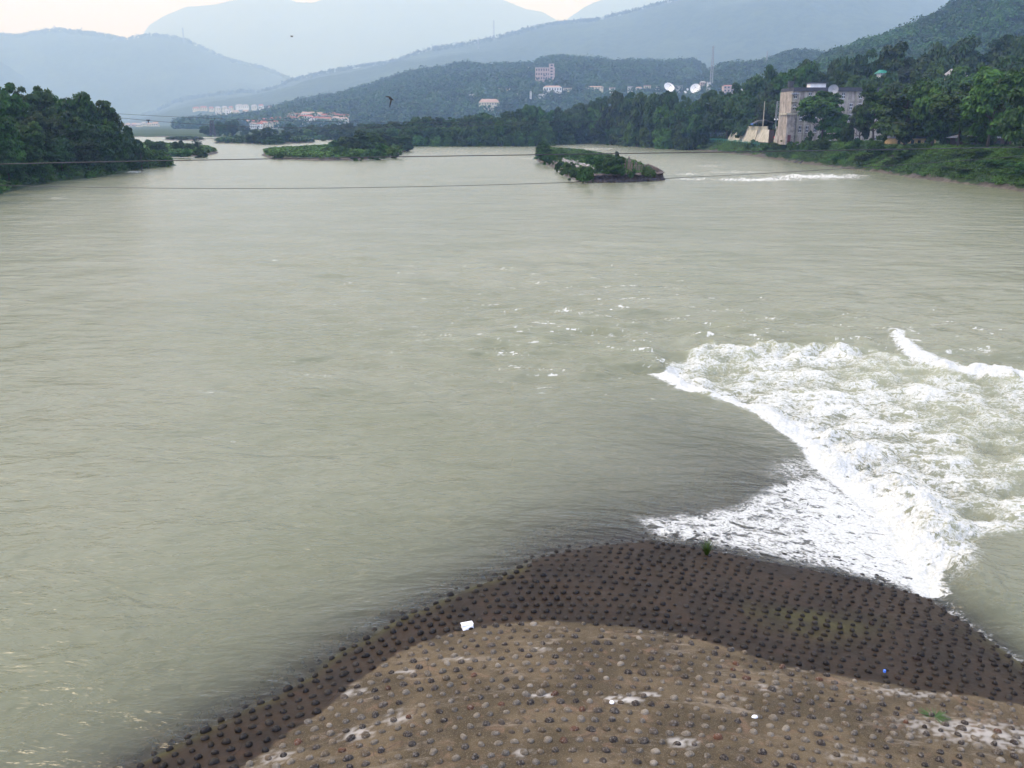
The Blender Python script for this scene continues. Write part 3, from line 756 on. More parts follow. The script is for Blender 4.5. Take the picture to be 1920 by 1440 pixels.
def crown_template(seed, kind='broad', nl=5, nc=85, k=110, leaf=.085):
    rng = np.random.RandomState(seed)
    if kind == 'conifer':
        n = 130; h = rng.rand(n) ** .8
        a = rng.rand(n) * 2 * np.pi; r = (1 - h) * .9 * (.45 + .55 * rng.rand(n)) + .03
        cent = np.stack([r * np.cos(a), r * np.sin(a), h * 2 - 1], 1); rad = .10 + .16 * (1 - h)
        return leaf_cloud(cent, rad, k, leaf, rng, .5, np.array([0, 0, -.4]), up=.1)
    if kind == 'bush': lob = [((rng.uniform(-.5, .5), rng.uniform(-.5, .5), rng.uniform(-.5, .1)), rng.uniform(.45, .7)) for _ in range(nl + 2)]
    elif kind == 'tall': lob = [((rng.uniform(-.4, .4), rng.uniform(-.4, .4), z), rng.uniform(.38, .6)) for z in np.linspace(-.6, .6, nl + 1)]
    else:
        lob = [((0, 0, .1), .62)]
        for i in range(nl):
            a = rng.rand() * 6.28; r = rng.uniform(.3, .55)
            lob.append(((r * math.cos(a), r * math.sin(a), rng.uniform(-.5, .5)), rng.uniform(.32, .52)))
    cen, tn = [], []
    per = nc // len(lob) + 1
    for (c0, r0) in lob:
        lt = rng.rand()
        for _ in range(per):
            d = rng.normal(size=3); d /= np.linalg.norm(d)
            if d[2] < -.5: d[2] *= -.5
            cen.append(np.array(c0) + d * r0 * rng.uniform(.55, 1.05) * np.array([1, 1, .85])); tn.append(.55 * rng.rand() + .45 * lt)
    cen = np.array(cen); cen[:, 2] = np.clip(cen[:, 2], -1.05, 1.05)
    rad = rng.uniform(.11, .25, len(cen))
    return leaf_cloud(cen, rad, k, leaf, rng, .5, np.array([0, 0, -.2]), tint=np.array(tn))
CR = {}
def crown_mesh(key, mat, seed, kind, **kw):
    v, f, tn = crown_template(seed, kind, **kw)
    lo, hi = np.percentile(v[:, 2], 1), np.percentile(v[:, 2], 99.5); v[:, 2] = (v[:, 2] - lo) / (hi - lo) * 2 - 1
    rr = np.percentile(np.hypot(v[:, 0], v[:, 1]), 98.5); v[:, :2] /= rr
    o = mesh_np('crown', v, f, mat, None, False, {'tint': tn}); me = o.data
    bpy.data.objects.remove(o); CR.setdefault(key, []).append(me)
for i in range(5): crown_mesh('broad', M['leaf'], 10 + i, 'broad', nl=6 + i % 3, nc=150, k=95, leaf=.075)
for i in range(3): crown_mesh('light', M['leaf_light'], 30 + i, 'broad', nl=7, nc=140, k=95, leaf=.075)
for i in range(4): crown_mesh('deep', M['leaf_blue'], 40 + i, 'broad', nl=7, nc=140, k=90, leaf=.08)
for i in range(3): crown_mesh('tall', M['leaf_blue'], 50 + i, 'tall')
for i in range(3): crown_mesh('bush', M['leaf'], 60 + i, 'bush', nc=60, k=90, leaf=.12)
for i in range(2): crown_mesh('bushlight', M['leaf_light'], 70 + i, 'bush', nc=60, k=90, leaf=.12)
for i in range(2): crown_mesh('conifer', M['leaf_blue'], 80 + i, 'conifer', k=60)
TR = []
for sd_ in range(4):
    rg = random.Random(sd_); mb = MB()
    lean = rg.uniform(-.05, .05)
    sp = [(0, 0, -.06), (lean * .5, .0, .2), (lean, rg.uniform(-.03, .03), .45), (lean * 1.2, 0, .7), (lean, 0, .92)]
    mb.tube(sp, [.026, .020, .015, .009, .003], 7)
    for k in range(9):
        z = rg.uniform(.28, .7); a = rg.uniform(0, 6.28); L = rg.uniform(.14, .30)
        b0 = (lean * z * 1.5, 0, z)
        mb.tube([b0, (b0[0] + math.cos(a) * L * .5, math.sin(a) * L * .5, z + L * .30), (b0[0] + math.cos(a) * L, math.sin(a) * L, z + L * .75)], [.009, .006, .002], 5)
    o = mb.build('trunk', M['bark'], smooth=True); TR.append(o.data); bpy.data.objects.remove(o)
rt = random.Random(11)
TREE_LABELS = {}
def tree(x, y, z0, ztop, width, key='broad', name='broadleaf_tree', label=None, cat='tree', group=None, bare=.25, idx=None, lean=0):
    h = ztop - z0
    r = empty(name, (x, y, z0), 0)
    tag(r, label, cat, group)
    me = CR[key][idx % len(CR[key]) if idx is not None else rt.randrange(len(CR[key]))]
    c = bpy.data.objects.new('crown', me); link(c, r)
    cb = h * bare
    c.scale = (width / 2 * 1.02, width / 2 * 1.02, (h - cb) / 2)
    c.location = (lean * h, 0, cb + (h - cb) / 2); c.rotation_euler = (0, 0, rt.uniform(0, 6.28))
    if key not in ('bush', 'bushlight'):
        tk = bpy.data.objects.new('trunk', TR[rt.randrange(4)]); link(tk, r)
        tk.scale = (h * .9, h * .9, h * .86); tk.rotation_euler = (0, lean * .8, rt.uniform(0, 6.28))
    return r
def tree_px(px, Y, top_py, wpx, key='broad', base=None, **kw):
    z0 = gz(xat(px, Y), Y) if base is None else base
    x = xat(px, Y, z0 + 5)
    ztop = zt(top_py, Y); w = wpx / F * (Y * CP + H * SP)
    return tree(x, Y, z0 - .15, ztop, w, key, **kw)

# --- right bank, near rows (large in the picture)
G_R = 'trees along the right bank'
RWX = [992, 1010, 1100, 1200, 1300, 1400, 1500, 1560, 1640, 1700, 1800, 1860, 1920, 2100, 2600]
RWY = [P(992, 267)[1], P(1010, 266)[1], P(1100, 268)[1], P(1200, 272)[1], P(1300, 281)[1], P(1400, 291)[1], P(1500, 306)[1], P(1560, 313)[1], P(1640, 322)[1], P(1700, 332)[1], P(1800, 344)[1], P(1860, 351)[1], P(1920, 360)[1], P(2100, 395)[1], P(2600, 620)[1]]
def rightY(px): return float(np.interp(px, RWX, RWY))
RB = [  # px, metres behind the waterline, top, width, kind, bare, label
 (1541, 34, 172, 92, 'broad', .14, 'spreading dark green tree in front of the grey concrete building'),
 (1614, 36, 200, 42, 'deep', .28, 'narrow tree half hiding the right end of the grey building'),
 (1640, 30, 162, 66, 'broad', .42, 'tree with a thin leaning trunk at the right corner of the grey building'),
 (1700, 32, 150, 122, 'broad', .17, 'broad dark tree with several stems just right of the grey building'),
 (1752, 34, 156, 90, 'broad', .2, 'dark tree standing over the tan wall on the right bank'),
 (1800, 30, 158, 110, 'broad', .15, 'dark full tree left of the shed with the pale roof'),
 (1856, 27, 130, 116, 'light', .2, 'large light topped tree in front of the shed on the right bank'),
 (1918, 24, 120, 120, 'broad', .12, 'tallest broad tree cut off by the right edge of the photo'),
 (1990, 24, 110, 130, 'broad', .12, 'broad tree beyond the right edge'),
 (2070, 24, 100, 150, 'broad', .12, 'broad tree farther beyond the right edge'),
 (1890, 50, 132, 90, 'deep', .05, 'deep green tree behind the light topped tree at the right edge'),
 (1780, 60, 160, 90, 'deep', .05, 'shadowy tree in the second row behind the tan wall'),
 (1840, 52, 150, 86, 'deep', .05, 'shadowy tree rising behind the pale roofed shed'),
 (1684, 62, 168, 66, 'deep', .05, 'shadowy tree beside the far corner of the grey building'),
 (1730, 66, 160, 80, 'deep', .05, 'shadowy tree filling the gap behind the many stemmed tree'),
 (1945, 50, 125, 90, 'deep', .05, 'shadowy tree behind the right edge of the photo'),
 (1405, 12, 262, 30, 'bush', 0, 'low shrub in front of the pale retaining wall'),
 (1436, 10, 268, 34, 'bush', 0, 'dark rounded shrub on the bank left of the drain pipes'),
 (1462, 14, 266, 34, 'bushlight', 0, 'green shrub on the bank below the building annexe'),
 (1490, 14, 266, 34, 'bushlight', 0, 'green shrub on the bank at the head of the drain pipes'),
 (1480, 20, 260, 30, 'bush', 0, 'shrub against the foot of the annexe'),
 (1520, 18, 264, 30, 'bushlight', 0, 'shrub right of the drain pipe heads'),
 (1327, 8, 272, 30, 'bush', 0, 'dark shrub low on the stone slope left of the wall'),
 (1318, 14, 246, 30, 'broad', .1, 'small tree at the left end of the green railing'),
 (1588, 30, 228, 30, 'bush', .05, 'small rounded shrub tree at the foot of the grey building wall'),
 (1512, 24, 246, 24, 'bush', .0, 'leafy shrub before the ground floor windows of the grey building'),
 (1880, 12, 300, 60, 'bush', .0, 'dark drooping shrub low on the right bank'),
 (1930, 9, 300, 70, 'bush', .0, 'dark drooping shrub at the water by the right edge of the photo'),
 (1990, 9, 300, 80, 'bush', .0, 'dark shrub at the water beyond the right edge'),
]
_rr = random.Random(31)
for k_ in range(15):
    p_ = 1552 + k_ * 25 + _rr.uniform(-6, 6); lo_ = k_ % 2
    wl_ = float(np.interp(p_, [1500, 1560, 1640, 1700, 1800, 1860, 1920], [306, 313, 322, 332, 344, 351, 360]))
    RB.append((p_, (7 if lo_ else 17) + _rr.uniform(-1.5, 1.5), wl_ - (26 if lo_ else 50) - _rr.uniform(0, 10) * (1 + (p_ - 1552) / 300), (30 if lo_ else 36) * _rr.uniform(.8, 1.25) * (1 + (p_ - 1552) / 500), 'bush', .0,
               'right bank slope shrub %s, %s rightward from the grey building' % ('by the water' if lo_ else 'under the tree trunks', ['first', 'second', 'third', 'fourth', 'fifth', 'sixth', 'seventh', 'eighth'][k_ // 2])))
for i, (px, off, top, w, key, br, lab) in enumerate(RB):
    tree_px(px, rightY(px) + off, top, w, key, name='shrub' if key == 'bush' else 'broadleaf_tree', cat='shrub' if key == 'bush' else 'tree', label=lab, group=G_R, bare=br, idx=i)
# --- back woods on the rise behind the building
BACK = [(1412, 455, 128, 62, 'deep', 'tall round topped dark tree left of the grey building, against the pale slope'),
 (1443, 460, 145, 30, 'tall', 'slim tree beside the tall round topped tree'),
 (1482, 425, 124, 60, 'broad', 'pointed green tree rising behind the left end of the grey building'),
 (1453, 430, 158, 50, 'deep', 'low dark tree behind the lattice frame'),
 (1525, 430, 118, 66, 'deep', 'dark tree behind the roof of the grey building, left part'),
 (1572, 440, 110, 70, 'deep', 'dark tree behind the round grey dish'),
 (1622, 440, 98, 76, 'deep', 'highest dark tree behind the grey building'),
 (1600, 380, 138, 60, 'broad', 'greener tree just over the roof of the grey building'),
 (1695, 400, 84, 86, 'deep', 'tall dark tree right of the green roofed pavilion'),
 (1735, 410, 92, 70, 'broad', 'rounded tree between the pavilion tree and the pale bamboo clump'),
 (1760, 370, 122, 54, 'light', 'pale green feathery clump standing out of the dark trees'),
 (1808, 420, 76, 84, 'deep', 'dark tree above the small grey roof'),
 (1850, 415, 72, 90, 'deep', 'high dark tree on the wooded rise near the right edge'),
 (1905, 410, 66, 90, 'deep', 'dark tree at the right edge below the pointed conifer'),
 (1870, 360, 108, 80, 'broad', 'mid green tree under the wooded rise near the right edge'),
 (1820, 350, 128, 70, 'broad', 'mid green tree right of the pale bamboo clump'),
 (1661, 372, 148, 50, 'deep', 'dark tree just below the green roofed pavilion'),
 (1645, 362, 140, 44, 'deep', 'dark tree overlapping the left of the green roofed pavilion'),
 (1803, 355, 152, 60, 'broad', 'green tree just below the small grey roof'),
 (1782, 362, 140, 44, 'deep', 'dark tree overlapping the left of the small grey roofed house'),
 (1690, 352, 140, 60, 'deep', 'dark tree low between pavilion and pale clump'),
 (1735, 348, 150, 60, 'deep', 'dark tree under the pale bamboo clump'),
 (1970, 400, 60, 100, 'deep', 'dark tree on the rise beyond the right edge'),
 (2050, 380, 50, 110, 'deep', 'dark tree on the rise well beyond the right edge')]
for i, (px, Yd, top, w, key, lab) in enumerate(BACK):
    tree_px(px, Yd, top, w * 1.4, key, label=lab, group='dark trees on the rise behind the right bank', bare=.05, idx=i)
tree_px(1912, 520, 36, 26, 'conifer', name='conifer_tree', label='pointed dark conifer against the steep hill at the right edge', bare=.1)
# --- river belt from the peninsula to the building
belt = [(560, 236), (640, 232), (700, 229), (750, 225), (800, 217), (830, 219), (870, 217), (900, 213), (950, 207), (960, 200), (1000, 196), (1050, 192), (1080, 188), (1110, 184), (1130, 172), (1160, 168), (1200, 174), (1240, 170), (1262, 173), (1280, 192), (1290, 190), (1320, 168), (1345, 163), (1370, 176), (1400, 182), (1440, 185), (1480, 190)]
bx = [b[0] for b in belt]; by = [b[1] for b in belt]
bankY = lambda px: float(np.interp(px, [560, 640, 700, 770, 1000, 1100, 1200, 1300, 1400, 1500], [800, 730, 590, 515, 516, 600, 500, 412, 345, 292]))
ORD = ['first', 'second', 'third', 'fourth', 'fifth', 'sixth', 'seventh', 'eighth', 'ninth', 'tenth', 'eleventh', 'twelfth', 'thirteenth', 'fourteenth', 'fifteenth', 'sixteenth', 'seventeenth', 'eighteenth', 'nineteenth', 'twentieth', 'twenty-first', 'twenty-second', 'twenty-third', 'twenty-fourth', 'twenty-fifth', 'twenty-sixth', 'twenty-seventh', 'twenty-eighth', 'twenty-ninth', 'thirtieth', 'thirty-first', 'thirty-second', 'thirty-third', 'thirty-fourth', 'thirty-fifth', 'thirty-sixth', 'thirty-seventh', 'thirty-eighth', 'thirty-ninth', 'fortieth']
for row, (off, hf, step, wf, keys, rn) in enumerate(((42, .95, 27, 58, ('deep', 'deep', 'broad'), 'back row'), (24, .76, 29, 50, ('broad', 'deep', 'light'), 'middle row'), (12, .42, 30, 38, ('broad', 'light', 'bush'), 'waterside row'))):
    px = 545 + row * 9; n = 0
    while px < (1470, 1318, 1290)[row]:
        Yb = bankY(px) + off + rt.uniform(-4, 6) + (26 if px > 1305 else 0)
        tp = float(np.interp(px, bx, by)); z0 = gz(xat(px, Yb), Yb); bpy_ = 234 + (H - z0) * F / Yb
        top = bpy_ - (bpy_ - tp) * hf * rt.uniform(.9, 1.03)
        k = keys[rt.randrange(3)] if row else keys[rt.randrange(3)]
        w = wf * rt.uniform(.85, 1.25) * (1 if px > 1050 else .8)
        where = 'peninsula' if px < 1010 else 'far right bank'
        tree_px(px, Yb, top, w, k, name='shrub' if k == 'bush' else 'broadleaf_tree', cat='shrub' if k == 'bush' else 'tree',
                label='%s tree, %s of riverside woods, %s from left' % ({'deep': 'dark', 'broad': 'green', 'light': 'paler green', 'bush': 'low bushy'}[k], rn, ORD[min(n, 39)]),
                group='riverside woods, ' + rn, bare=.08 if row else .12)
        n += 1
        px += step * rt.uniform(.8, 1.2) * (1 if px > 1000 else .85)
# --- left bank woods
leftY = lambda px: float(np.interp(px, [-600, -200, 0, 50, 100, 180, 250, 300, 332], [P(-600, 560)[1], P(-200, 420)[1], P(0, 363)[1], P(50, 350)[1], P(100, 341)[1], P(180, 333)[1], P(250, 319)[1], P(300, 314)[1], P(332, 310)[1]]))
LB = [(-60, 34, 150, 120, 'broad'), (10, 34, 160, 100, 'broad'), (58, 40, 166, 80, 'deep'), (100, 36, 174, 84, 'broad'), (143, 32, 178, 80, 'broad'), (182, 26, 190, 66, 'broad'), (212, 20, 206, 50, 'broad'), (236, 16, 238, 42, 'deep'),
      (-20, 18, 205, 100, 'broad'), (34, 16, 226, 90, 'light'), (84, 18, 212, 84, 'deep'), (128, 16, 212, 80, 'broad'), (168, 14, 222, 70, 'deep'), (202, 11, 232, 58, 'broad'), (230, 9, 258, 42, 'deep'),
      (10, 6, 272, 60, 'deep'), (60, 6, 262, 64, 'broad'), (110, 6, 258, 64, 'deep'), (160, 6, 262, 60, 'deep'), (203, 5, 268, 46, 'deep'), (-140, 30, 150, 130, 'broad'), (-120, 10, 215, 110, 'deep')]
LB = [(a_, leftY(a_) + b_, c_, d_, e_) for a_, b_, c_, d_, e_ in LB]
LBL = ['leafy tree beyond the left edge of the photo', 'tallest tree of the left bank, at the left edge of the photo', 'dark tree behind the two tallest at the left edge', 'broad tree on the skyline of the left bank wood, left of its middle', 'broad skyline tree in the middle of the left bank wood', 'skyline tree where the left bank wood begins to fall away', 'low skyline tree near the right end of the left bank wood', 'dark little tree at the tip of the left bank wood',
       'tree in the middle rows beyond the left edge', 'paler bright green tree low at the left edge of the photo', 'dark tree below the skyline near the left edge', 'green tree below the skyline in the middle of the left wood', 'dark tree below the skyline right of the middle of the left wood', 'green tree above the end of the wood by the paved slope', 'dark tree directly over the paved slope of the left bank',
       'lowest dark tree by the water at the left edge', 'green tree by the water near the left edge', 'dark tree by the water below the middle of the left wood', 'dark tree by the water left of the paved slope', 'small dark tree touching the paved slope', 'tree far beyond the left edge', 'dark tree low beyond the left edge']
for i, (px, Yd, top, w, key) in enumerate(LB):
    tree_px(px, Yd, top, w, key, label=LBL[i], group='trees of the left bank wood', bare=.02 if top > 200 else .08, idx=i)
tree_px(262, 252, 262, 22, 'tall', label='thin open tree at the very tip of the left wood above the paved slope', group='trees of the left bank wood', bare=.1)
tree_px(293, 268, 281, 34, 'bushlight', base=.4, name='shrub', cat='shrub', label='bright green shrub on the left bank point beyond the paved slope', bare=.02)
tree_px(312, 271, 289, 26, 'bushlight', base=.2, name='shrub', cat='shrub', label='low bright shrub reaching the water at the left bank point', bare=.02)
tree_px(276, 262, 286, 22, 'bush', base=1.2, name='shrub', cat='shrub', label='dark shrub just above the paved slope of the left bank', bare=.02)

# undergrowth on the banks (uncountable)
def scatter_ground(name, pts, rad, k, leaf, mat, seed, flat=.6, tint=None):
    rng = np.random.RandomState(seed)
    v, f, tn = leaf_cloud(pts, rad, k, leaf, rng, flat, tint=tint, up=.5)
    o = mesh_np(name, v, f, mat, None, False, {'tint': tn})
    return tag(o, kind='stuff')
rng = np.random.RandomState(5)
def bank_points(n, px0, px1, sd0, sd1, y0, y1, xr):
    out = []
    xx = rng.uniform(xr[0], xr[1], n * 8); yy = y0 * (y1 / y0) ** rng.rand(n * 8)
    sdv = -sdist(xx, yy, WATER)
    bn = fbm(xx * .045, yy * .045, 3, 84); gap = fbm(xx * .12, yy * .12, 3, 83)
    ok = (sdv > sd0 + 1.3 * np.abs(gap)) & (sdv < sd1) & ~((bn > .24) & (yy > 225) & (sdv < 9) & (yy < 480) & (xx > 0) & (rng.rand(len(xx)) > .25))
    xx, yy = xx[ok][:n], yy[ok][:n]
    zz = np.array([gz(a, b) for a, b in zip(xx, yy)])
    return np.stack([xx, yy, zz], 1)
p1 = bank_points(9000, 0, 0, 0.5, 30, 150, 460, (60, 170)); r1 = rng.uniform(.6, 1.5, len(p1)); p1[:, 2] += r1 * .25
o = scatter_ground('undergrowth', p1, r1, 46, .27, M['leafscrub'], 1, .6, tint=np.clip(.35 + .9 * fbm(p1[:, 0] * .1, p1[:, 1] * .1, 2, 7) + rng.normal(0, .15, len(p1)), 0, 1)); o['label'] = 'thick green undergrowth covering the slope of the right bank'
p2 = bank_points(2600, 0, 0, -.2, 26, 130, 285, (-150, -70)); r2_ = rng.uniform(.7, 1.6, len(p2)); p2[:, 2] += r2_ * .3
o = scatter_ground('undergrowth', p2, r2_, 36, .45, M['leaf'], 2, .7); o['label'] = 'dark undergrowth along the waterline of the left bank'
p3 = bank_points(2600, 0, 0, .8, 26, 440, 860, (-420, 110)); r3_ = rng.uniform(1.2, 2.8, len(p3)); p3[:, 2] += r3_ * .3
o = scatter_ground('undergrowth', p3, r3_, 26, 1.0, M['leaf'], 3, .7); o['label'] = 'low green scrub along the far shore'

# woods on the hills (uncountable)
def hill_woods(key, n, smin, smax, rlo, rhi, leaf, k, mat, seed, ridge=0, name='woods', pwr=1.0):
    V, XX, YY, ZZ, S = HILLS[key]
    rng = np.random.RandomState(seed)
    nr, ncn = XX.shape
    si = np.interp(smin + (smax - smin) * rng.rand(n) ** pwr, S, np.arange(len(S)))
    if ridge: si[:ridge] = np.interp(rng.uniform(.97, 1.02, ridge), S, np.arange(len(S)))
    ci = rng.rand(n) * (ncn - 1.01)
    i0 = si.astype(int); j0 = ci.astype(int); a = si - i0; b = ci - j0
    def bil(Q): return (Q[i0, j0] * (1 - b) + Q[i0, j0 + 1] * b) * (1 - a) + (Q[np.minimum(i0 + 1, nr - 1), j0] * (1 - b) + Q[np.minimum(i0 + 1, nr - 1), j0 + 1] * b) * a
    p = np.stack([bil(XX), bil(YY), bil(ZZ)], 1)
    ok = p[:, 2] > 3; p = p[ok]
    rad = rng.uniform(rlo, rhi, len(p)) * (1 + .4 * rng.rand(len(p)) ** 4); p[:, 2] += rad * .45
    v, f, tn = leaf_cloud(p, rad, k, leaf, rng, 1.0, tint=np.clip(.45 + 1.2 * fbm(p[:, 0] * .012, p[:, 1] * .012, 3, 9) + rng.normal(0, .28, len(p)), 0, 1), up=.35)
    o = mesh_np(name, v, f, mat, None, False, {'tint': tn})
    return tag(o, kind='stuff')
o = hill_woods('wooded_hill6', 6500, .02, 1.03, 6.8, 13, 4.8, 30, M['leaf_blue'], 101, 420); o['label'] = 'dense hazy woods covering the hill behind the river'
o = hill_woods('wooded_hill7', 2600, .05, 1.03, 5.5, 10, 4.0, 30, M['leaf_blue'], 102, 260); o['label'] = 'hazy woods on the low ridge left of the steep hill'
o = hill_woods('steep_hill8', 5600, .1, 1.03, 3.8, 7.2, 2.7, 34, M['leaf'], 103, 420); o['label'] = 'green woods covering the steep hill at upper right'
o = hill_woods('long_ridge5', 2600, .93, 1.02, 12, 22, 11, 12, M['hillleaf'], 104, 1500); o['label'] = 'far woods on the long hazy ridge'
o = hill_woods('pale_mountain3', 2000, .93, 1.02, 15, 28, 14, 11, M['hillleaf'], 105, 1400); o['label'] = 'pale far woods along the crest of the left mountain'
# level woods between the far shore and the hill foot
rng = np.random.RandomState(77)
xx = rng.uniform(-330, 330, 1500); yy = rng.uniform(640, 1000, 1500)
sdv = -sdist(xx, yy, WATER); ok = (sdv > 12) & (xx > -260 + .0 * yy); xx, yy = xx[ok], yy[ok]
rad = rng.uniform(2.2, 3.8, len(xx)); zz = np.array([gz(a, b) for a, b in zip(xx, yy)]) + rad * .5
v, f, tn = leaf_cloud(np.stack([xx, yy, zz], 1), rad, 34, 2.2, rng, 1.15)
tag(mesh_np('woods', v, f, M['leaf_blue'], None, False, {'tint': tn}), 'flat hazy woods between the far shore and the foot of the hill', kind='stuff')
# ------------------------------------------------------------------ islands
def island(name, wl, zmax, edge, step, mat, label=None, seed=0, bar=0.6):
    pw = [P(a, b)[:2] for a, b in wl]
    ax_ = np.array(pw); x0, y0 = ax_.min(0) - 4; x1, y1 = ax_.max(0) + 4
    gx_ = np.arange(x0, x1 + step, step); gy_ = np.arange(y0, y1 + step * 1.5, step * 1.5)
    XX, YY = np.meshgrid(gx_, gy_); s_ = sdist(XX, YY, pw) + .5 * fbm(XX * .3, YY * .3, 3, seed)
    ZZ = np.interp(s_, [-3, 0, edge, edge * 4], [-1.2, 0, zmax * .75, zmax]) + .12 * zmax * fbm(XX * .2, YY * .2, 3, seed + 3) * (s_ > .5)
    o = mesh_np(name, np.stack([XX.ravel(), YY.ravel(), ZZ.ravel()], 1), grid_faces(len(gy_), len(gx_)), mat, attrs={'bare': np.clip(1.1 - s_ / max(edge, .6) * bar, 0, 1)})
    tag(o, kind='structure')
    def h(x, y):
        s1 = float(sdist(np.array([x]), np.array([y]), pw)[0]); return float(np.interp(s1, [-3, 0, edge, edge * 4], [-1.2, 0, zmax * .75, zmax]))
    return pw, h
def cover(pw, h, n, r0, r1, k, leaf, mat, seed, label, smin=.8, name='grass'):
    rng = np.random.RandomState(seed); a_ = np.array(pw); lo, hi = a_.min(0), a_.max(0)
    xx = rng.uniform(lo[0], hi[0], n * 4); yy = rng.uniform(lo[1], hi[1], n * 4); s_ = sdist(xx, yy, pw); ok = s_ > smin; xx, yy = xx[ok][:n], yy[ok][:n]
    rad = rng.uniform(r0, r1, len(xx)); zz = np.array([h(a, b) for a, b in zip(xx, yy)]) + rad * .35
    v, f, tn = leaf_cloud(np.stack([xx, yy, zz], 1), rad, k, leaf, rng, .8, up=.5)
    return tag(mesh_np(name, v, f, mat, None, False, {'tint': tn}), label, kind='stuff')
def bushes(lst, gname, hf=None, extra=0.0):
    for i, (px, Yd, top, w, key, nm, lab) in enumerate(lst):
        z0 = extra if hf is None else max(hf(xat(px, Yd), Yd), 0.1)
        tree_px(px, Yd, top, w, key, base=z0, name=nm, cat='tree' if nm == 'broadleaf_tree' else 'shrub', label=lab, group=gname, bare=.06 if nm == 'broadleaf_tree' else .0, idx=i)
A_pw, A_h = island('island', [(490, 291), (510, 297.5), (560, 300), (610, 301.8), (680, 299.5), (735, 294), (752, 290), (758, 284), (772, 280), (770, 275), (700, 274), (600, 281), (540, 285), (500, 287)], 1.5, 1.6, 2.0, M['ground'], seed=201)
cover(A_pw, A_h, 2300, .8, 1.5, 26, .75, M['leafscrub'], 301, 'knee high green growth covering the long middle island')
bushes([(628, 400, 262, 38, 'broad', 'broadleaf_tree', 'tree at the left of the clump on the long middle island'), (655, 370, 257, 44, 'deep', 'broadleaf_tree', 'dark tree left of the tallest on the long middle island'),
        (690, 365, 246, 52, 'broad', 'broadleaf_tree', 'tallest tree on the long middle island'), (722, 390, 250, 50, 'deep', 'broadleaf_tree', 'dark rounded tree right of the tallest on the middle island'),
        (748, 420, 253, 40, 'deep', 'broadleaf_tree', 'tree at the right back end of the long middle island'), (762, 430, 264, 24, 'deep', 'shrub', 'dark shrub overhanging the right end of the middle island'),
        (735, 340, 272, 44, 'bushlight', 'shrub', 'pale shrub mass low at the right front of the middle island'), (700, 325, 270, 56, 'bush', 'shrub', 'dark shrub mass below the tallest tree of the middle island'),
        (640, 330, 275, 44, 'bush', 'shrub', 'shrub left of centre on the middle island'), (605, 350, 277, 34, 'bush', 'shrub', 'low shrub at the left of the middle island trees'),
        (668, 318, 279, 44, 'bushlight', 'shrub', 'pale low shrub at the front of the middle island'), (560, 340, 283, 30, 'bush', 'shrub', 'lone low shrub on the flat left part of the middle island'), (520, 330, 285, 30, 'bush', 'shrub', 'low shrub near the left tip of the middle island')],
       'trees and shrubs on the long middle island', A_h)
B_pw, B_h = island('island', [(240, 291), (300, 292.5), (345, 294), (380, 293), (403, 289), (409, 286), (395, 281.5), (350, 277), (290, 274), (240, 276)], 1.3, 1.6, 2.0, M['ground'], seed=211)
cover(B_pw, B_h, 1500, .8, 1.5, 26, .75, M['leafscrub'], 311, 'green growth covering the left island behind the bank point')
bushes([(284, 370, 262, 24, 'broad', 'broadleaf_tree', 'tree at the left of the left island, beside the bank wood'), (300, 370, 265, 22, 'deep', 'broadleaf_tree', 'second small tree on the left island'),
        (325, 385, 266, 20, 'broad', 'shrub', 'upright shrub on the left island crest'), (338, 390, 264, 20, 'deep', 'shrub', 'darker shrub in the middle of the left island crest'), (353, 380, 269, 22, 'broad', 'shrub', 'low shrub right of the middle of the left island'),
        (370, 385, 262, 22, 'tall', 'broadleaf_tree', 'small tree standing at the right of the left island'), (330, 340, 279, 60, 'bush', 'shrub', 'wide low shrub in front on the left island'), (372, 345, 279, 40, 'bush', 'shrub', 'low shrub near the right tip of the left island')],
       'trees and shrubs on the left island', B_h)
C_pw, C_h = island('island', [(398, 268.4), (440, 269.2), (500, 269.4), (560, 268.8), (592, 267.4), (560, 264), (500, 262), (430, 263.5), (408, 266.5)], 1.3, 2.5, 4.0, M['ground'], seed=221)
cover(C_pw, C_h, 1500, 1.3, 2.6, 22, 1.2, M['leaf_blue'], 321, 'hazy green growth on the far island', 2)
bushes([(448, 620, 253, 16, 'deep', 'broadleaf_tree', 'lone small tree at the left of the far island'), (472, 610, 252, 26, 'deep', 'broadleaf_tree', 'left tree of the clump on the far island'), (490, 600, 243, 30, 'deep', 'broadleaf_tree', 'tree left of the top of the far island clump'),
        (504, 600, 239, 26, 'tall', 'broadleaf_tree', 'topmost pointed tree on the far island'), (520, 610, 250, 26, 'deep', 'broadleaf_tree', 'tree right of the top of the far island clump'), (535, 620, 247, 20, 'deep', 'broadleaf_tree', 'right hand tree on the far island'),
        (552, 620, 256, 24, 'bush', 'shrub', 'shrub at the right end of the far island'), (500, 580, 256, 70, 'bush', 'shrub', 'broad shrub mass across the front of the far island')], 'trees on the far island', C_h)
D_pw, D_h = island('sandbar', [(300, 262.6), (340, 263.8), (376, 263.4), (392, 262.4), (360, 260.4), (318, 260.8)], .8, 5, 6.0, M['ground'], seed=231, bar=0.2)
cover(D_pw, D_h, 200, 1, 2, 16, 1.2, M['leaf_blue'], 331, 'sparse growth on the thin far sandbar', 3)
for px, py, w, lab in ((587, 265.8, 11, 'small dark tufted rock in the gap between the far and middle islands'), (606, 264.6, 12, 'second small dark tufted rock beside the middle island')):
    q = P(px, py); tree(q[0], q[1], -.3, 1.8 + w * .04, w / F * q[1], 'bush', name='tufted_rock', cat='rock', label=lab, bare=0, idx=0)

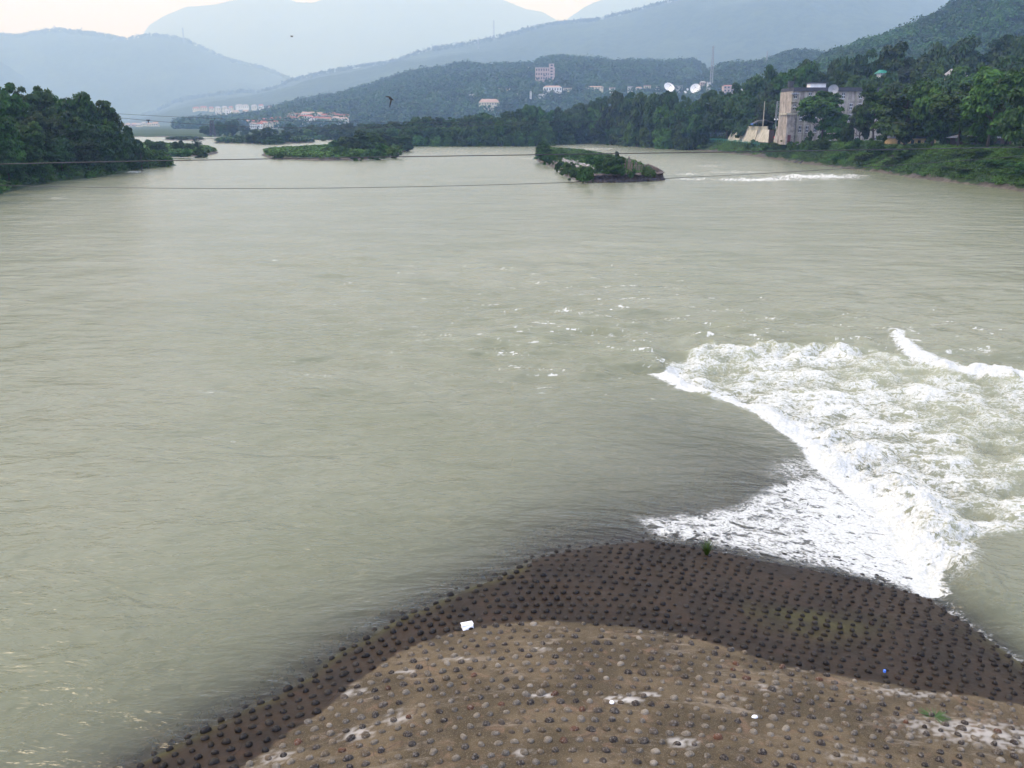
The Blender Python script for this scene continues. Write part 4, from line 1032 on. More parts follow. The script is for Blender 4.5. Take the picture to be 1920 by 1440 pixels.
# island with the ruined stone head
E_wl = [(1006, 296), (1009, 303), (1028, 310), (1046, 318.5), (1062, 331), (1080, 337.5), (1094, 341.6), (1124, 342), (1199, 340.6), (1243, 338.2), (1236, 330), (1200, 312), (1150, 299), (1100, 289), (1030, 284), (1008, 288)]
E_pw, E_h = island('island', E_wl, 1.7, .9, .8, M['ground'], seed=241, bar=.3)
cover(E_pw, E_h, 1500, .35, .8, 26, .33, M['leafscrub'], 341, 'green and brown growth over the narrow walled island', 1.6)
ebase = lambda px, py: P(px, py, 1.5)
EB = [(1120, 309, 289, 24, 'bush', 'shrub', 'small shrub on the back edge of the walled island, left of the sprig'), (1080, 305, 288, 26, 'broad', 'shrub', 'ragged shrub just above the right half of the rubble'), (1055, 305, 285, 26, 'bush', 'shrub', 'ragged shrub just above the left half of the rubble'),
      (1140, 322, 298, 30, 'bushlight', 'shrub', 'pale shrub behind the dark bush on the wall'), (1182, 330, 316, 20, 'bush', 'shrub', 'low clump on the wall top below the leaning timbers'), (1210, 328, 313, 18, 'bushlight', 'shrub', 'low clump at the right end of the wall top'), (1225, 331, 320, 16, 'bush', 'shrub', 'last little clump at the right tip of the wall'), (1100, 330, 312, 26, 'broad', 'shrub', 'rounded shrub behind the left end of the stone wall'),
      (1022, 303, 268, 36, 'broad', 'broadleaf_tree', 'large dark bush tree at the far left end of the walled island'), (1015, 300, 274, 22, 'deep', 'shrub', 'dark shrub hanging over the water at the far end of the walled island'),
      (1042, 300, 278, 30, 'bushlight', 'shrub', 'bright green shrub beside the dark bush tree of the walled island'), (1030, 309, 290, 26, 'bush', 'shrub', 'dark shrub at the waterline below the bush tree of the walled island'),
      (1066, 297, 284, 34, 'bush', 'shrub', 'low dark shrub behind the pale rubble, left part'), (1090, 299, 284, 34, 'bush', 'shrub', 'flat topped shrub behind the pale rubble, middle part'), (1104, 302, 284, 26, 'bushlight', 'shrub', 'tall grass clump behind the right end of the rubble'),
      (1112, 312, 291, 36, 'bush', 'shrub', 'dark shrub sloping down right of the rubble'), (1048, 318, 299, 26, 'bush', 'shrub', 'first waterside shrub on the left flank of the walled island'), (1062, 326, 304, 28, 'bushlight', 'shrub', 'olive waterside shrub on the left flank of the walled island'),
      (1076, 335, 311, 30, 'bush', 'shrub', 'dark waterside shrub on the left flank near the wall'), (1092, 339, 317, 28, 'bushlight', 'shrub', 'olive shrub touching the left end of the stone wall'), (1106, 338, 324, 18, 'bush', 'shrub', 'small shrub hanging over the left end of the stone wall'),
      (1148, 328, 292, 46, 'broad', 'shrub', 'large bright green bush over the middle of the stone wall'), (1130, 326, 301, 30, 'bush', 'shrub', 'dark bush left of the large bright bush on the wall'), (1170, 322, 306, 24, 'bushlight', 'shrub', 'olive bush between the large bush and the timbers'),
      (1196, 320, 311, 24, 'bushlight', 'shrub', 'low grass clump under the leaning timbers'), (1158, 322, 284, 12, 'tall', 'shrub', 'thin sprig standing above the large bright bush')]
for i, (px, pyb, top, w, key, nm, lab) in enumerate(EB):
    q = P(px, pyb, .6 if px < 1100 else 1.5)
    tree(q[0], q[1], q[2] - .3, zt(top, q[1]), w / F * (q[1] * CP + H * SP), key, name=nm, cat='tree' if nm == 'broadleaf_tree' else 'shrub', label=lab, group='bushes on the walled island', bare=0.02, idx=i)
# masonry wall round the island head
t = NT('old_masonry'); pos = t.pos()
m1 = t.noise(pos, 1.6, 6, .7); m2 = t.noise(pos, 7, 4, .7, stretch=(.5, .5, 1.6))
c = t.mix(t.rng(m1, .35, .65), (0.05, 0.036, 0.032), (0.12, 0.095, 0.088)); c = t.mix(t.rng(m2, .5, .7), c, (0.03, 0.024, 0.024))
M['masonry'] = t.surf(t.pbr(c, .95, .2, t.bump(m2, 1.0, .15)))
wallp = [P(a, b) for a, b in ((1078, 337.3), (1094, 341.8), (1124, 342.4), (1160, 342), (1199, 341), (1232, 339.2), (1246, 338.3), (1240, 331), (1222, 320))]
sw_ = tag(empty('stone_wall', (wallp[3][0], wallp[3][1], 0)), 'sloping dark masonry wall around the downstream head of the narrow island', 'wall')
def strip_wall(pts, inset, z0, z1, nz, amp, seed):
    cx_, cy_ = P(1170, 322)[0], P(1170, 322)[1]
    L = []; 
    for i in range(len(pts) - 1):
        n = max(2, int(np.hypot(pts[i + 1][0] - pts[i][0], pts[i + 1][1] - pts[i][1]) / .25))
        for k in range(n): L.append((pts[i][0] + (pts[i + 1][0] - pts[i][0]) * k / n, pts[i][1] + (pts[i + 1][1] - pts[i][1]) * k / n))
    L = np.array(L); d = np.array([cx_, cy_]) - L; d /= np.linalg.norm(d, axis=1, keepdims=True)
    rows = []
    for k in range(nz):
        q = k / (nz - 1); off = inset * q; j = amp * fbm(np.arange(len(L)) * .35, np.full(len(L), q * 5), 3, seed)
        rows.append(np.concatenate([L + d * (off + j)[:, None], np.full((len(L), 1), z0 + (z1 - z0) * q)], 1))
    rows.append(np.concatenate([L + d * (inset + .5), np.full((len(L), 1), z1)], 1)); rows.append(np.concatenate([L + d * (inset + .6), np.full((len(L), 1), z1 - .6)], 1))
    V = np.concatenate(rows); return V - np.array([wallp[3][0], wallp[3][1], 0]), grid_faces(len(rows), len(L))
V, f = strip_wall(wallp, 1.5, -.6, 1.55, 12, .5, 5); V[:, 2] += .22 * fbm(V[:, 0] * .6, V[:, 1] * .6, 3, 77) * (V[:, 2] > .8); mesh_np('masonry_face', V, f, M['masonry'], sw_, smooth=False)
V, f = strip_wall([(a * 1.0, b * 1.0, 0) for a, b, _ in wallp], 1.3, 1.50, 1.80, 4, .35, 6); V[:, 2] += .3 * fbm(V[:, 0] * .5, V[:, 1] * .5, 3, 78); mesh_np('coping', V, f, M['masonry'], sw_, smooth=False)
# rubble and timbers
rng = np.random.RandomState(9); vs, fs, bs = [], [], 0
for k in range(85):
    q = rng.rand(); px = 1053 + 55 * q + rng.normal(0, 4); py = 299 + 17 * q + rng.normal(0, 2.2)
    c0 = P(px, py, 2.2); R_ = rng.uniform(.15, .42)
    v = IV2 * (1 + .25 * rng.normal(size=(len(IV2), 1)) * .5) * R_ * np.array([1.3, 1, .8]); vs.append(v + np.array([c0[0], c0[1], 1.9 + rng.rand() * .5])); fs.append(IF2 + bs); bs += len(v)
tag(mesh_np('rubble', np.concatenate(vs), np.concatenate(fs), M['rubble'], None, False), 'heap of pale rubble stones along the middle of the walled island', kind='stuff')
vs, fs, bs = [], [], 0
for k in range(150):
    q = rng.rand(); a_, b_ = (1098 + 146 * q), 342.2 - 4 * q ** 2; c0 = P(a_, b_ - rng.uniform(-.4, .8), 0); R_ = rng.uniform(.15, .45)
    v = IV2 * (1 + .2 * rng.normal(size=(len(IV2), 1)) * .5) * R_ * np.array([1.4, 1, .7]); vs.append(v + np.array([c0[0], c0[1], rng.uniform(0, .35)])); fs.append(IF2 + bs); bs += len(v)
tag(mesh_np('rubble', np.concatenate(vs), np.concatenate(fs), M['masonry'], None, False), 'dark broken stones along the foot of the island wall', kind='stuff')
rg = random.Random(4)
spots = [1166, 1169, 1172, 1176, 1179, 1182, 1185, 1188, 1193, 1196, 1199, 1203, 1207, 1210, 1213]
for i, px in enumerate(spots):
    q = P(px, 322 - abs(i - 8) * .15, 1.7); hgt = (3.2 if px < 1180 else 2.4) * rg.uniform(.7, 1.05) * (.8 if px > 1195 else 1); ln = rg.uniform(-.1, .5) * (1 if px < 1190 else .2)
    mb = MB(); r_ = rg.uniform(.10, .2)
    mb.tube([(0, 0, -.6), (ln * .5, rg.uniform(-.1, .1), hgt * .5), (ln, 0, hgt)], [r_, r_ * .85, r_ * .8], 7)
    mb.tube([(ln, 0, hgt * .8), (ln + rg.uniform(-.4, .4), 0, hgt * 1.02)], [r_ * .5, r_ * .3], 5)
    o = mb.build('timber_post', M['timber']); o.location = q
    tag(o, '%s weathered timber stump from the left in the row on the walled island' % ORD[i], 'post', 'old timber stumps on the walled island')

# ------------------------------------------------------------------ right bank works
def rx(px, Y, z=5): return xat(px, Y, z)
YB = 330.0
BZ = 5.3
mbx = lambda: MB()
bld = tag(empty('concrete_building', (rx(1567, YB), YB, BZ)), 'long stained grey concrete block of five storeys behind the riverside trees', 'building')
ox, oy, oz = rx(1567, YB), YB, BZ
def R4(px0, px1, py0, py1, Y): return rx(px0, Y, 12) - ox, rx(px1, Y, 12) - ox, zt(py1, Y) - oz, zt(py0, Y) - oz
def bx4(mb, px0, px1, py0, py1, d0, d1):
    x0, x1, z0, z1 = R4(px0, px1, py0, py1, YB); mb.box(x0, x1, d0, d1, z0, z1)
mb = MB(); bx4(mb, 1480, 1657, 171, 272, 0, 14); wallo = mb.build('wall', M['concrete_wall'], bld)
mb = MB(); bx4(mb, 1482, 1660, 164, 171.2, -.7, 14.6); mb.build('roof_parapet', M['dark_roof'], bld)
mb = MB(); bx4(mb, 1471.5, 1486, 214, 271, -2.2, 6); mb.build('annexe', M['concrete_wall'], bld)
mb = MB(); bx4(mb, 1469.5, 1487, 212, 215.4, -2.6, 6.4); mb.build('annexe_roof', M['pale_concrete'], bld)
mb = MB(); bx4(mb, 1518, 1547, 155.5, 164, 3, 7); mb.build('roof_hut', M['white_wall'], bld)
mb = MB(); bx4(mb, 1516.5, 1549, 153.8, 155.6, 2.5, 7.5); mb.build('hut_roof', M['dark_roof'], bld)
for px in (1481, 1494, 1507, 1521.5, 1536, 1552, 1568, 1584, 1600, 1616, 1634, 1655):
    mb = MB(); bx4(mb, px - .9, px + .9, 172, 272, -.28, .05); mb.build('pilaster', M['pale_concrete'], bld)
for py in (187.5, 209, 231, 252):
    mb = MB(); bx4(mb, 1480.5, 1656.5, py, py + 1.1, -.16, .03); mb.build('string_course', M['pale_concrete'], bld)
wmb = MB(); bx4(wmb, 1567 - 2.3, 1567 + 2.3, 200, 211, -.05, .06); x0, x1, z0, z1 = R4(1567 - 2.3, 1567 + 2.3, 200, 211, YB)
wo_ = wmb.build('window', M['glass'], bld); wme = wo_.data
fmb = MB(); wcx = (x0 + x1) / 2; wcz = (z0 + z1) / 2; hw = (x1 - x0) / 2; hh = (z1 - z0) / 2
fmb.box(x0 - .12, x1 + .12, -.14, -.052, z0 - .16, z0); fmb.box(x0 - .12, x1 + .12, -.12, -.055, z1, z1 + .12); fmb.box(x0 + hw - .05, x0 + hw + .05, -.11, -.053, z0, z1); fmb.box(x0, x1, -.10, -.054, wcz - .12, wcz + .08)
fo_ = fmb.build('frame', M['frame'], wo_); fme = fo_.data
wcx0, wcz0 = wcx, wcz
first = True
for py in (179, 200, 220, 242, 263):
    for px in (1487, 1500.5, 1514, 1529, 1544, 1560, 1576, 1592, 1608, 1625, 1645):
        if not first and (int(px * 7 + py * 13) % 10) < 3: continue
        if first: w_, f_ = wo_, fo_; first = False
        else:
            w_ = bpy.data.objects.new('window', wme); link(w_, bld); f_ = bpy.data.objects.new('frame', fme); link(f_, w_)
        x0, x1, z0, z1 = R4(px - 1, px + 1, py - 1, py + 1, YB)
        w_.location = ((x0 + x1) / 2 - wcx0, 0, (z0 + z1) / 2 - wcz0)
mb = MB(); bx4(mb, 1475, 1481, 253, 267, -2.32, -2.18); mb.build('door', M['maroon'], bld)
mb = MB(); bx4(mb, 1591, 1597, 256, 272, -.12, .05); mb.build('door', M['rust'], bld)
for i, py in enumerate((190, 201, 212)):
    mb = MB(); bx4(mb, 1478, 1490, py, py + 1.3, -1.5, 0); bx4(mb, 1478, 1490, py - 4.5, py - 3.8, -1.5, -1.4); mb.build('balcony', M['pale_concrete'], bld)
mb = MB(); bx4(mb, 1477, 1491, 175.5, 177, -1.8, 0); mb.build('awning', M['grey_metal'], bld)
# things on its roof
def px_obj(px, py, Y): return at(px, py, Y)
q = at(1482, 164, YB + 4); mb = MB(); r_ = 5.2 / F * YB
mb.tube([(0, 0, 0), (0, 0, zt(152.5, YB + 4) - q[2])], [r_, r_ * .95], 14)
o = mb.build('water_tank', M['dark_metal']); o.location = q; tag(o, 'black water tank on the left corner of the grey building roof', 'tank')
q = at(1488.5, 164, YB + 3); mb = MB(); mb.tube([(0, 0, 0), (0, 0, 4)], [.09, .05], 6); mb.tube([(-.5, 0, 3), (.5, 0, 3)], .04, 5)
o = mb.build('antenna', M['dark_metal']); o.location = q; tag(o, 'short dark antenna beside the roof tank', 'antenna')
def dish(px, py, Y, rpx, ax, mat, label, base_z=None, group=None):
    c0 = at(px, py, Y); r_ = rpx / F * (Y * CP + H * SP); bz = base_z if base_z is not None else c0[2] - r_ * 1.5
    e = empty('dish_antenna', (c0[0], c0[1], bz)); tag(e, label, 'satellite dish', group); h_ = c0[2] - bz
    a = Vector(ax).normalized(); cc_ = Vector((0, 0, h_)) - a * r_ * .15
    mb = MB(); mb.dome(cc_, r_, 28, 8, a, .28); mb.build('reflector', mat, e, True)
    mb = MB(); mb.tube([cc_ - a * r_ * .05, (0, .3 * r_, h_ - r_ * .5), (0, .3 * r_, 0)], [r_ * .09, r_ * .11, r_ * .14], 8); mb.build('mount', M['grey_metal'], e)
    mb = MB(); tip = cc_ + a * r_ * .75; u1 = a.orthogonal().normalized(); u2 = a.cross(u1)
    for k in range(3):
        an = k * 2.094; mb.tube([cc_ + (u1 * math.cos(an) + u2 * math.sin(an)) * r_ * .85 + a * r_ * .22, tip], r_ * .018, 5)
    mb.tube([tip, tip - a * r_ * .14], r_ * .06, 8); mb.build('feed', M['dark_metal'], e)
    return e
dish(1562.5, 168, YB - 1.2, 9, (-.35, -.9, .15), M['grey_metal'], 'big grey dish standing at the roof edge of the grey building', zt(176, YB))

# retaining walls
def slab(name, b0, b1, t1, t0, thick, mat, parent=None):
    b0, b1, t0, t1 = map(Vector, (b0, b1, t0, t1)); n = (b1 - b0).cross(t0 - b0).normalized()
    if n.y > 0: n = -n
    k = n * thick; mb = MB(); mb.hexa([b0, b1, b1 - k, b0 - k, t0, t1, t1 - k, t0 - k]); return mb
YWf = lambda px: rightY(px) + 25.0
YW = YWf(1400)
rw = tag(empty('retaining_wall', (rx(1400, YW), YW, 5)), 'sloping pale concrete retaining wall left of the grey building', 'wall')
o_ = Vector((rx(1400, YW), YW, 5))
def rel3(p): return Vector(p) - o_
for i, (a, b, c_, d_) in enumerate(((1362, 1386, 1392, 1374), (1386.6, 1415, 1421, 1392.6), (1415.6, 1441, 1441, 1421.6))):
    mb = slab('panel', rel3(at(a, 266, YWf(a))), rel3(at(b, 267, YWf(b))), rel3(at(c_, 243, YWf(c_) + 8)), rel3(at(d_, 243, YWf(d_) + 8)), .5, None); mb.build('sloping_panel', M['pale_concrete'], rw)
mb = slab('p', rel3(at(1393, 243.2, YWf(1393) + 8.3)), rel3(at(1438, 243.2, YWf(1438) + 8.3)), rel3(at(1438, 237, YWf(1438) + 8.3)), rel3(at(1393, 237, YWf(1393) + 8.3)), .5, None); mb.build('parapet', M['pale_concrete'], rw)
for px in (1386.3, 1415.3):
    mb = slab('rib', rel3(at(px - .5, 267, YWf(px) - .4)), rel3(at(px + .5, 267, YWf(px) - .4)), rel3(at(px + 6.5, 243, YWf(px + 6) + 7.6)), rel3(at(px + 5.5, 243, YWf(px + 6) + 7.6)), .3, None); mb.build('rib', M['rust'], rw)
YW = YWf(1462)
rw2 = tag(empty('retaining_wall', (rx(1462, YW), YW, 5)), 'second mossy sloping wall between the dark opening and the building annexe', 'wall'); o_ = Vector((rx(1462, YW), YW, 5))
mb = slab('p', rel3(at(1450, 268, YW)), rel3(at(1472, 268, YW)), rel3(at(1472, 243, YW + 3)), rel3(at(1456, 243, YW + 3)), .5, None); mb.build('sloping_panel', M['pale_concrete'], rw2)
mb = MB(); p0 = rel3(at(1441, 268, YW + 4)); p1 = rel3(at(1452, 243, YW + 4)); mb.box(p0.x, p1.x, 4, 4.5, p0.z, p1.z); mb.build('back_wall', M['rust'], rw2)
mb = MB(); p0 = rel3(at(1455, 243, YW + 3.2)); p1 = rel3(at(1464, 237, YW + 3.2)); mb.box(p0.x, p1.x, 3.1, 3.6, p0.z, p1.z); mb.build('parapet', M['pale_concrete'], rw2)
# canopy, tarpaulin, tent, lamp, pole, lattice
def tarp(name, px0, px1, pyt, pyb, Y, mat, label, cat, posts=True):
    q0 = at((px0 + px1) / 2, pyb, Y); e = tag(empty(name, (q0[0], Y, q0[2])), label, cat); w = (px1 - px0) / F * Y / 2; h = zt(pyt, Y) - zt(pyb, Y)
    nx, ny = 13, 7; V = []
    for j in range(ny):
        for i in range(nx):
            a = i / (nx - 1) * 2 - 1; b = j / (ny - 1) * 2 - 1
            V.append((a * w, b * 2.2, h * (1 - .45 * abs(a) ** 1.5 - .15 * b * b + .06 * math.sin(a * 9))))
    V = np.array(V); V2 = V.copy(); V2[:, 2] -= .08
    f = grid_faces(ny, nx); mesh_np('cover', np.concatenate([V, V2]), np.concatenate([f, f[:, ::-1] + len(V)]), mat, e)
    for sx in (-1, 1):
        for sy in (-1, 1):
            mb = MB(); mb.tube([(sx * w * .95, sy * 2, 0), (sx * w * .95, sy * 2, h * .5)], .06, 6); mb.build('post', M['dark_metal'], e)
    return e
tarp('canopy', 1410, 1450, 224, 237, YWf(1430) + 12, M['dark_metal'], 'dark sagging canopy above the retaining wall', 'canopy')
tarp('tarpaulin', 1407, 1421, 229, 237, YWf(1414) + 9, M['blue'], 'small bright blue tarpaulin on the wall top under the dark canopy', 'tarpaulin')
tarp('tent', 1443, 1459, 256, 267, YWf(1450) - 3, M['red'], 'red cloth stall canopy in front of the dark opening', 'canopy')
q = at(1454, 240, YW + 3.4); e = tag(empty('street_lamp', q), 'twin white globe lamp on the wall left of the annexe', 'lamp')
hz = zt(225, YW + 3.4) - q[2]; mb = MB(); mb.tube([(0, 0, 0), (0, 0, hz)], [.12, .08], 8); mb.tube([(-.45, 0, hz - .05), (.45, 0, hz - .05)], .05, 6); mb.build('post', M['grey_metal'], e)
for sx in (-1, 1):
    bm = bmesh.new(); bmesh.ops.create_uvsphere(bm, u_segments=16, v_segments=10, radius=.30); me = bpy.data.meshes.new('globe'); bm.to_mesh(me); bm.free(); me.materials.append(M['dish_white']); me.polygons.foreach_set('use_smooth', [True] * len(me.polygons))
    g = bpy.data.objects.new('globe', me); link(g, e); g.location = (sx * .5, 0, hz + .22)
q = at(1430.3, 238, YW + 9); mb = MB(); mb.tube([(0, 0, 0), (0, 0, zt(190, YW + 9) - q[2])], [.2, .14], 8); o = mb.build('utility_pole', M['pale_concrete']); o.location = q; tag(o, 'bare pale pole standing behind the retaining wall', 'pole')
def lattice(px, pyb, pyt, Y, w0, w1, label, name='lattice_tower', th=.05, nseg=6, base=None, mat='grey_metal', cat='tower'):
    q = at(px, pyb, Y) if base is None else base; h = zt(pyt, q[1]) - q[2]; e = tag(empty(name, q), label, cat)
    L = MB(); B = MB()
    for sx, sy in ((-1, -1), (1, -1), (1, 1), (-1, 1)): L.tube([(sx * w0, sy * w0, 0), (sx * w1, sy * w1, h)], th, 5)
    for k in range(nseg):
        a0 = k / nseg; a1 = (k + 1) / nseg; q0 = w0 + (w1 - w0) * a0; q1 = w0 + (w1 - w0) * a1
        cs = ((-1, -1), (1, -1), (1, 1), (-1, 1))
        for j in range(4):
            c0, c1 = cs[j], cs[(j + 1) % 4]
            B.tube([(c0[0] * q0, c0[1] * q0, h * a0), (c1[0] * q1, c1[1] * q1, h * a1)], th * .6, 4); B.tube([(c0[0] * q1, c0[1] * q1, h * a1), (c1[0] * q1, c1[1] * q1, h * a1)], th * .6, 4)
    L.build('legs', M[mat], e); B.build('bracing', M[mat], e); return e
lattice(1458.5, 222, 190, YW + 16, .85, .7, 'short grey lattice frame between the pole and the grey building', th=.09, nseg=4)
# green river rail
pts_ = [at(px, py, Y) for px, py, Y in ((1331, 259.5, rightY(1331) + 15), (1352, 260.5, rightY(1352) + 15), (1375, 262.5, rightY(1375) + 15), (1400, 265, rightY(1400) + 15), (1425, 268.5, rightY(1425) + 15))]
e = tag(empty('railing', pts_[2]), 'low green riverside railing in front of the pale retaining wall', 'railing'); mb = MB(); b0 = Vector(pts_[2])
for dz_ in (0, -.45): mb.tube([Vector(p) - b0 + Vector((0, 0, dz_)) for p in pts_], .07, 5)
mb.build('rail', M['green_roof'], e)
for i in range(len(pts_) - 1):
    for k in range(5):
        p = Vector(pts_[i]).lerp(Vector(pts_[i + 1]), k / 5) - b0; mb = MB(); mb.tube([p, p - Vector((0, 0, 1.6))], .06, 5); mb.build('post', M['green_roof'], e)
# stone revetments
t = NT('revetment_stone'); pos = t.pos(); m1 = t.noise(pos, .8, 6, .7); m2 = t.noise(pos, 3.5, 4, .7)
c = t.mix(t.rng(m1, .35, .65), (0.10, 0.085, 0.08), (0.20, 0.175, 0.165)); c = t.mix(t.rng(m2, .55, .75), c, (0.045, 0.04, 0.036)); M['revet'] = t.surf(t.pbr(c, .95, .2, t.bump(m2, .8, .1)))
def revet(b0, b1, t1, t0, label, ribs):
    b0, b1, t1, t0 = map(Vector, (b0, b1, t1, t0)); e = tag(empty('stone_revetment', b0), label, 'embankment'); c0 = b0.copy()
    N = 14; V = []
    for j in range(N):
        for i in range(N):
            a, b = i / (N - 1), j / (N - 1); p = b0.lerp(b1, a).lerp(t0.lerp(t1, a), b) - c0; p.z += .12 * math.sin(i * 2.1 + j * 1.3); V.append(tuple(p))
    V = np.array(V); D_ = V.copy(); D_[:, 2] -= 1.2; D_[:, 1] += .8
    f = grid_faces(N, N); edge = []
    mesh_np('paving', np.concatenate([V, D_]), np.concatenate([f, f[:, ::-1] + len(V)]), M['revet'], e, smooth=False)
    for r_ in ribs:
        p = b0.lerp(b1, r_) - c0; q_ = t0.lerp(t1, r_) - c0; mb = MB(); mb.tube([p + Vector((0, -.1, .25)), q_ + Vector((0, -.1, .25))], .22, 5); mb.build('rib', M['masonry'], e)
    return e
def inl(p, dx, dy, z): return (p[0] + dx, p[1] + dy, z)
l0, l1 = P(246, 320.5, -.3), P(303, 313.6, -.3)
revet(l0, l1, inl(l1, -7, 13, 4.2), inl(l0, -8, 11, 4.6), 'grey stone paved slope running into the water at the tip of the left wood', (.02, .25, .45, .62))
l0, l1 = P(1325, 284.2, -.3), P(1420, 294.6, -.3)
revet(l0, l1, inl(l1, 11, 9, 5.3), inl(l0, 11, 12, 4.9), 'grey stone paved slope below the green railing on the right bank', (.1, .3, .5, .7, .9))
# drain pipes down the bank
for a, b, lab in (((1489, 306), (1534, 276), 'long dark pipe running down the right bank into the water'), ((1497, 307.5), (1539, 279), 'second dark pipe beside the long one on the right bank')):
    p0 = P(a[0], a[1], -.2); p1 = inl(p0, 13.5, 10, 6.0); mb = MB(); mb.tube([(0, 0, 0), Vector(p1) - Vector(p0)], .38, 8); o = mb.build('drain_pipe', M['dark_metal'], smooth=True); o.location = p0; tag(o, lab, 'pipe', 'drain pipes on the right bank')
# low buildings under the trees
def simple_house(name, loc, w, d, h, roofh, wall, roof, label, cat='house', nw=3, over=.5, foundation=3.0, door=False, rz=0, flat=False, group=None, storeys=1):
    e = tag(empty(name, loc, rz), label, cat, group)
    mb = MB(); mb.box(-w / 2, w / 2, 0, d, -foundation, h); mb.build('wall', wall, e)
    mb = MB()
    if flat: mb.box(-w / 2 - over, w / 2 + over, -over, d + over, h + .01, h + max(.3, roofh))
    else:
        x0, x1, y0, y1 = -w / 2 - over, w / 2 + over, -over, d + over; ym = (y0 + y1) / 2; ins = min(w * .18, d * .4)
        z0 = h + .01; z1 = h + roofh
        V = [(x0, y0, z0), (x1, y0, z0), (x1, y1, z0), (x0, y1, z0), (x0 + ins, ym, z1), (x1 - ins, ym, z1)]
        mb.v = V; mb.f = [(3, 2, 1, 0), (0, 1, 5, 4), (2, 3, 4, 5), (1, 2, 5), (3, 0, 4)]
    mb.build('roof', roof, e)
    for s_ in range(storeys):
        for k in range(nw):
            cx_ = -w / 2 + w * (k + .5) / nw; ww = w / nw * .22; zc = h * (s_ + .55) / storeys; wh = h / storeys * .24
            mb = MB(); mb.box(cx_ - ww, cx_ + ww, -.06, .05, zc - wh, zc + wh); mb.build('window', M['glass'], e)
    if door:
        mb = MB(); mb.box(w * .3, w * .3 + 1.1, -.08, .05, 0, 2.1); mb.build('door', M['maroon'], e)
    return e
q = at(1716, 275.5, 272); simple_house('low_hall', (q[0], q[1], q[2]), 72 / F * 275, 8, 2.4, 1.4, M['tan'], M['dark_roof'], 'low tan hall seen between the trunks right of the grey building', 'building', 6, foundation=1.5, door=True)
q = at(1853, 279, 236); simple_house('shed', (q[0], q[1], q[2]), 82 / F * 236, 9, 2.6, 1.2, M['rust'], M['grey_roof'], 'dark shed with a pale grey roof under the trees at the right', 'shed', 5, over=.9, foundation=1.5)
q = at(1800, 152, 372); simple_house('small_house', q, 24 / F * 380, 8, 2.6, 2.2, M['cream_wall'], M['grey_roof'], 'small house with a grey roof showing above the right bank trees', 'house', 2, foundation=16)
pv_q = at(1661, 152, 400); pv_ = tag(empty('pavilion', pv_q), 'pavilion with a bright green roof above the right end of the grey building', 'pavilion')
w = 22 / F * 410; hh_ = zt(137, 400) - pv_q[2]; mb = MB(); mb.box(-w * .4, w * .4, .5, 5.5, -16, hh_); mb.build('wall', M['white_wall'], pv_)
mb = MB(); x0, x1, y0, y1 = -w * .55, w * .55, -.6, 6.6; z1 = zt(130, 400) - pv_q[2]
mb.v = [(x0, y0, hh_), (x1, y0, hh_), (x1, y1, hh_), (x0, y1, hh_), (x0 * .75, 3, z1), (x1 * .75, 3, z1)]; mb.f = [(3, 2, 1, 0), (0, 1, 5, 4), (2, 3, 4, 5), (1, 2, 5), (3, 0, 4)]; mb.build('roof', M['green_roof'], pv_)
for k in range(4):
    cx_ = (-.42 + .28 * k) * w; mb = MB(); mb.tube([(cx_, -.1, -2), (cx_, -.1, hh_)], .12, 6); mb.build('post', M['dark_metal'], pv_)
def car(px, py, Y, mat, label):
    q = at(px, py, Y); e = tag(empty('parked_car', q), label, 'car')
    prof = [(-2.1, .35), (-2.1, .8), (-1.9, .9), (-1.25, .95), (-.75, 1.42), (.75, 1.42), (1.35, .98), (2.0, .85), (2.15, .6), (2.1, .35)]
    mb = MB(); n = len(prof); mb.v = [(a, -.85, b) for a, b in prof] + [(a, .85, b) for a, b in prof]
    mb.f = [tuple(range(n)), tuple(range(2 * n - 1, n - 1, -1))] + [(i, (i + 1) % n + 0, (i + 1) % n + n, i + n) for i in range(n)]
    mb.f = [f if len(f) != 4 else (f[0], f[3], f[2], f[1]) for f in mb.f]; mb.build('body', mat, e)
    mb = MB(); mb.v = [(-1.05, -.86, 1.0), (1.15, -.86, 1.0), (.7, -.86, 1.34), (-.7, -.86, 1.34)]; mb.f = [(0, 1, 2, 3)]; 
    mb.v += [(x, y - .015, z) for x, y, z in mb.v]; mb.f.append((4, 5, 6, 7)); mb.build('side_window', M['glass'], e)
    for sx in (-1.3, 1.35):
        for sy in (-.8, .62):
            mb = MB(); mb.tube([(sx, sy, .33), (sx, sy + .2, .33)], .33, 14); mb.build('wheel', M['tyre'], e)
car(1813, 277, 246, M['yellow_paint'], 'yellow car parked under the trees left of the shed')
car(1829, 281, 238, M['silver_paint'], 'silver car parked in front of the left end of the shed')

# ------------------------------------------------------------------ buildings on the hills and along the far shore
bv, bf, nb_ = [], [], 0
for key, (V, XX, YY, ZZ, S) in HILLS.items():
    f = grid_faces(*XX.shape) + nb_; bv += [tuple(v) for v in V]; bf += [tuple(q) for q in f]; nb_ += len(V)
bv += [(-15000, 900, 3), (15000, 900, 3), (15000, 29000, 3), (-15000, 29000, 3)]; bf.append((nb_, nb_ + 1, nb_ + 2, nb_ + 3))
TREE_BVH = BVHTree.FromPolygons(bv, bf)
def hit(px, py, forward=30):
    d = Vector(ray(px, py)).normalized(); loc, n, i, dd_ = TREE_BVH.ray_cast(Vector((0, 0, H)), d)
    if loc is None: return at(px, py, 1500)
    return tuple(loc - d * forward)
def hill_house(px, py, wpx, hpx, wall, roof, label, rpx=3, nw=4, storeys=1, flat=False, fwd=34, group=None, cat='house', name='house', d=.8):
    q = hit(px, py, fwd); k = (q[1] * CP + H * SP) / F
    return simple_house(name, q, wpx * k, min(14, wpx * k * d), hpx * k, max(rpx * k, .5), M[wall], M[roof], label, cat, nw, over=.35 * k, foundation=fwd * .5 + 6, flat=flat, storeys=storeys, group=group)
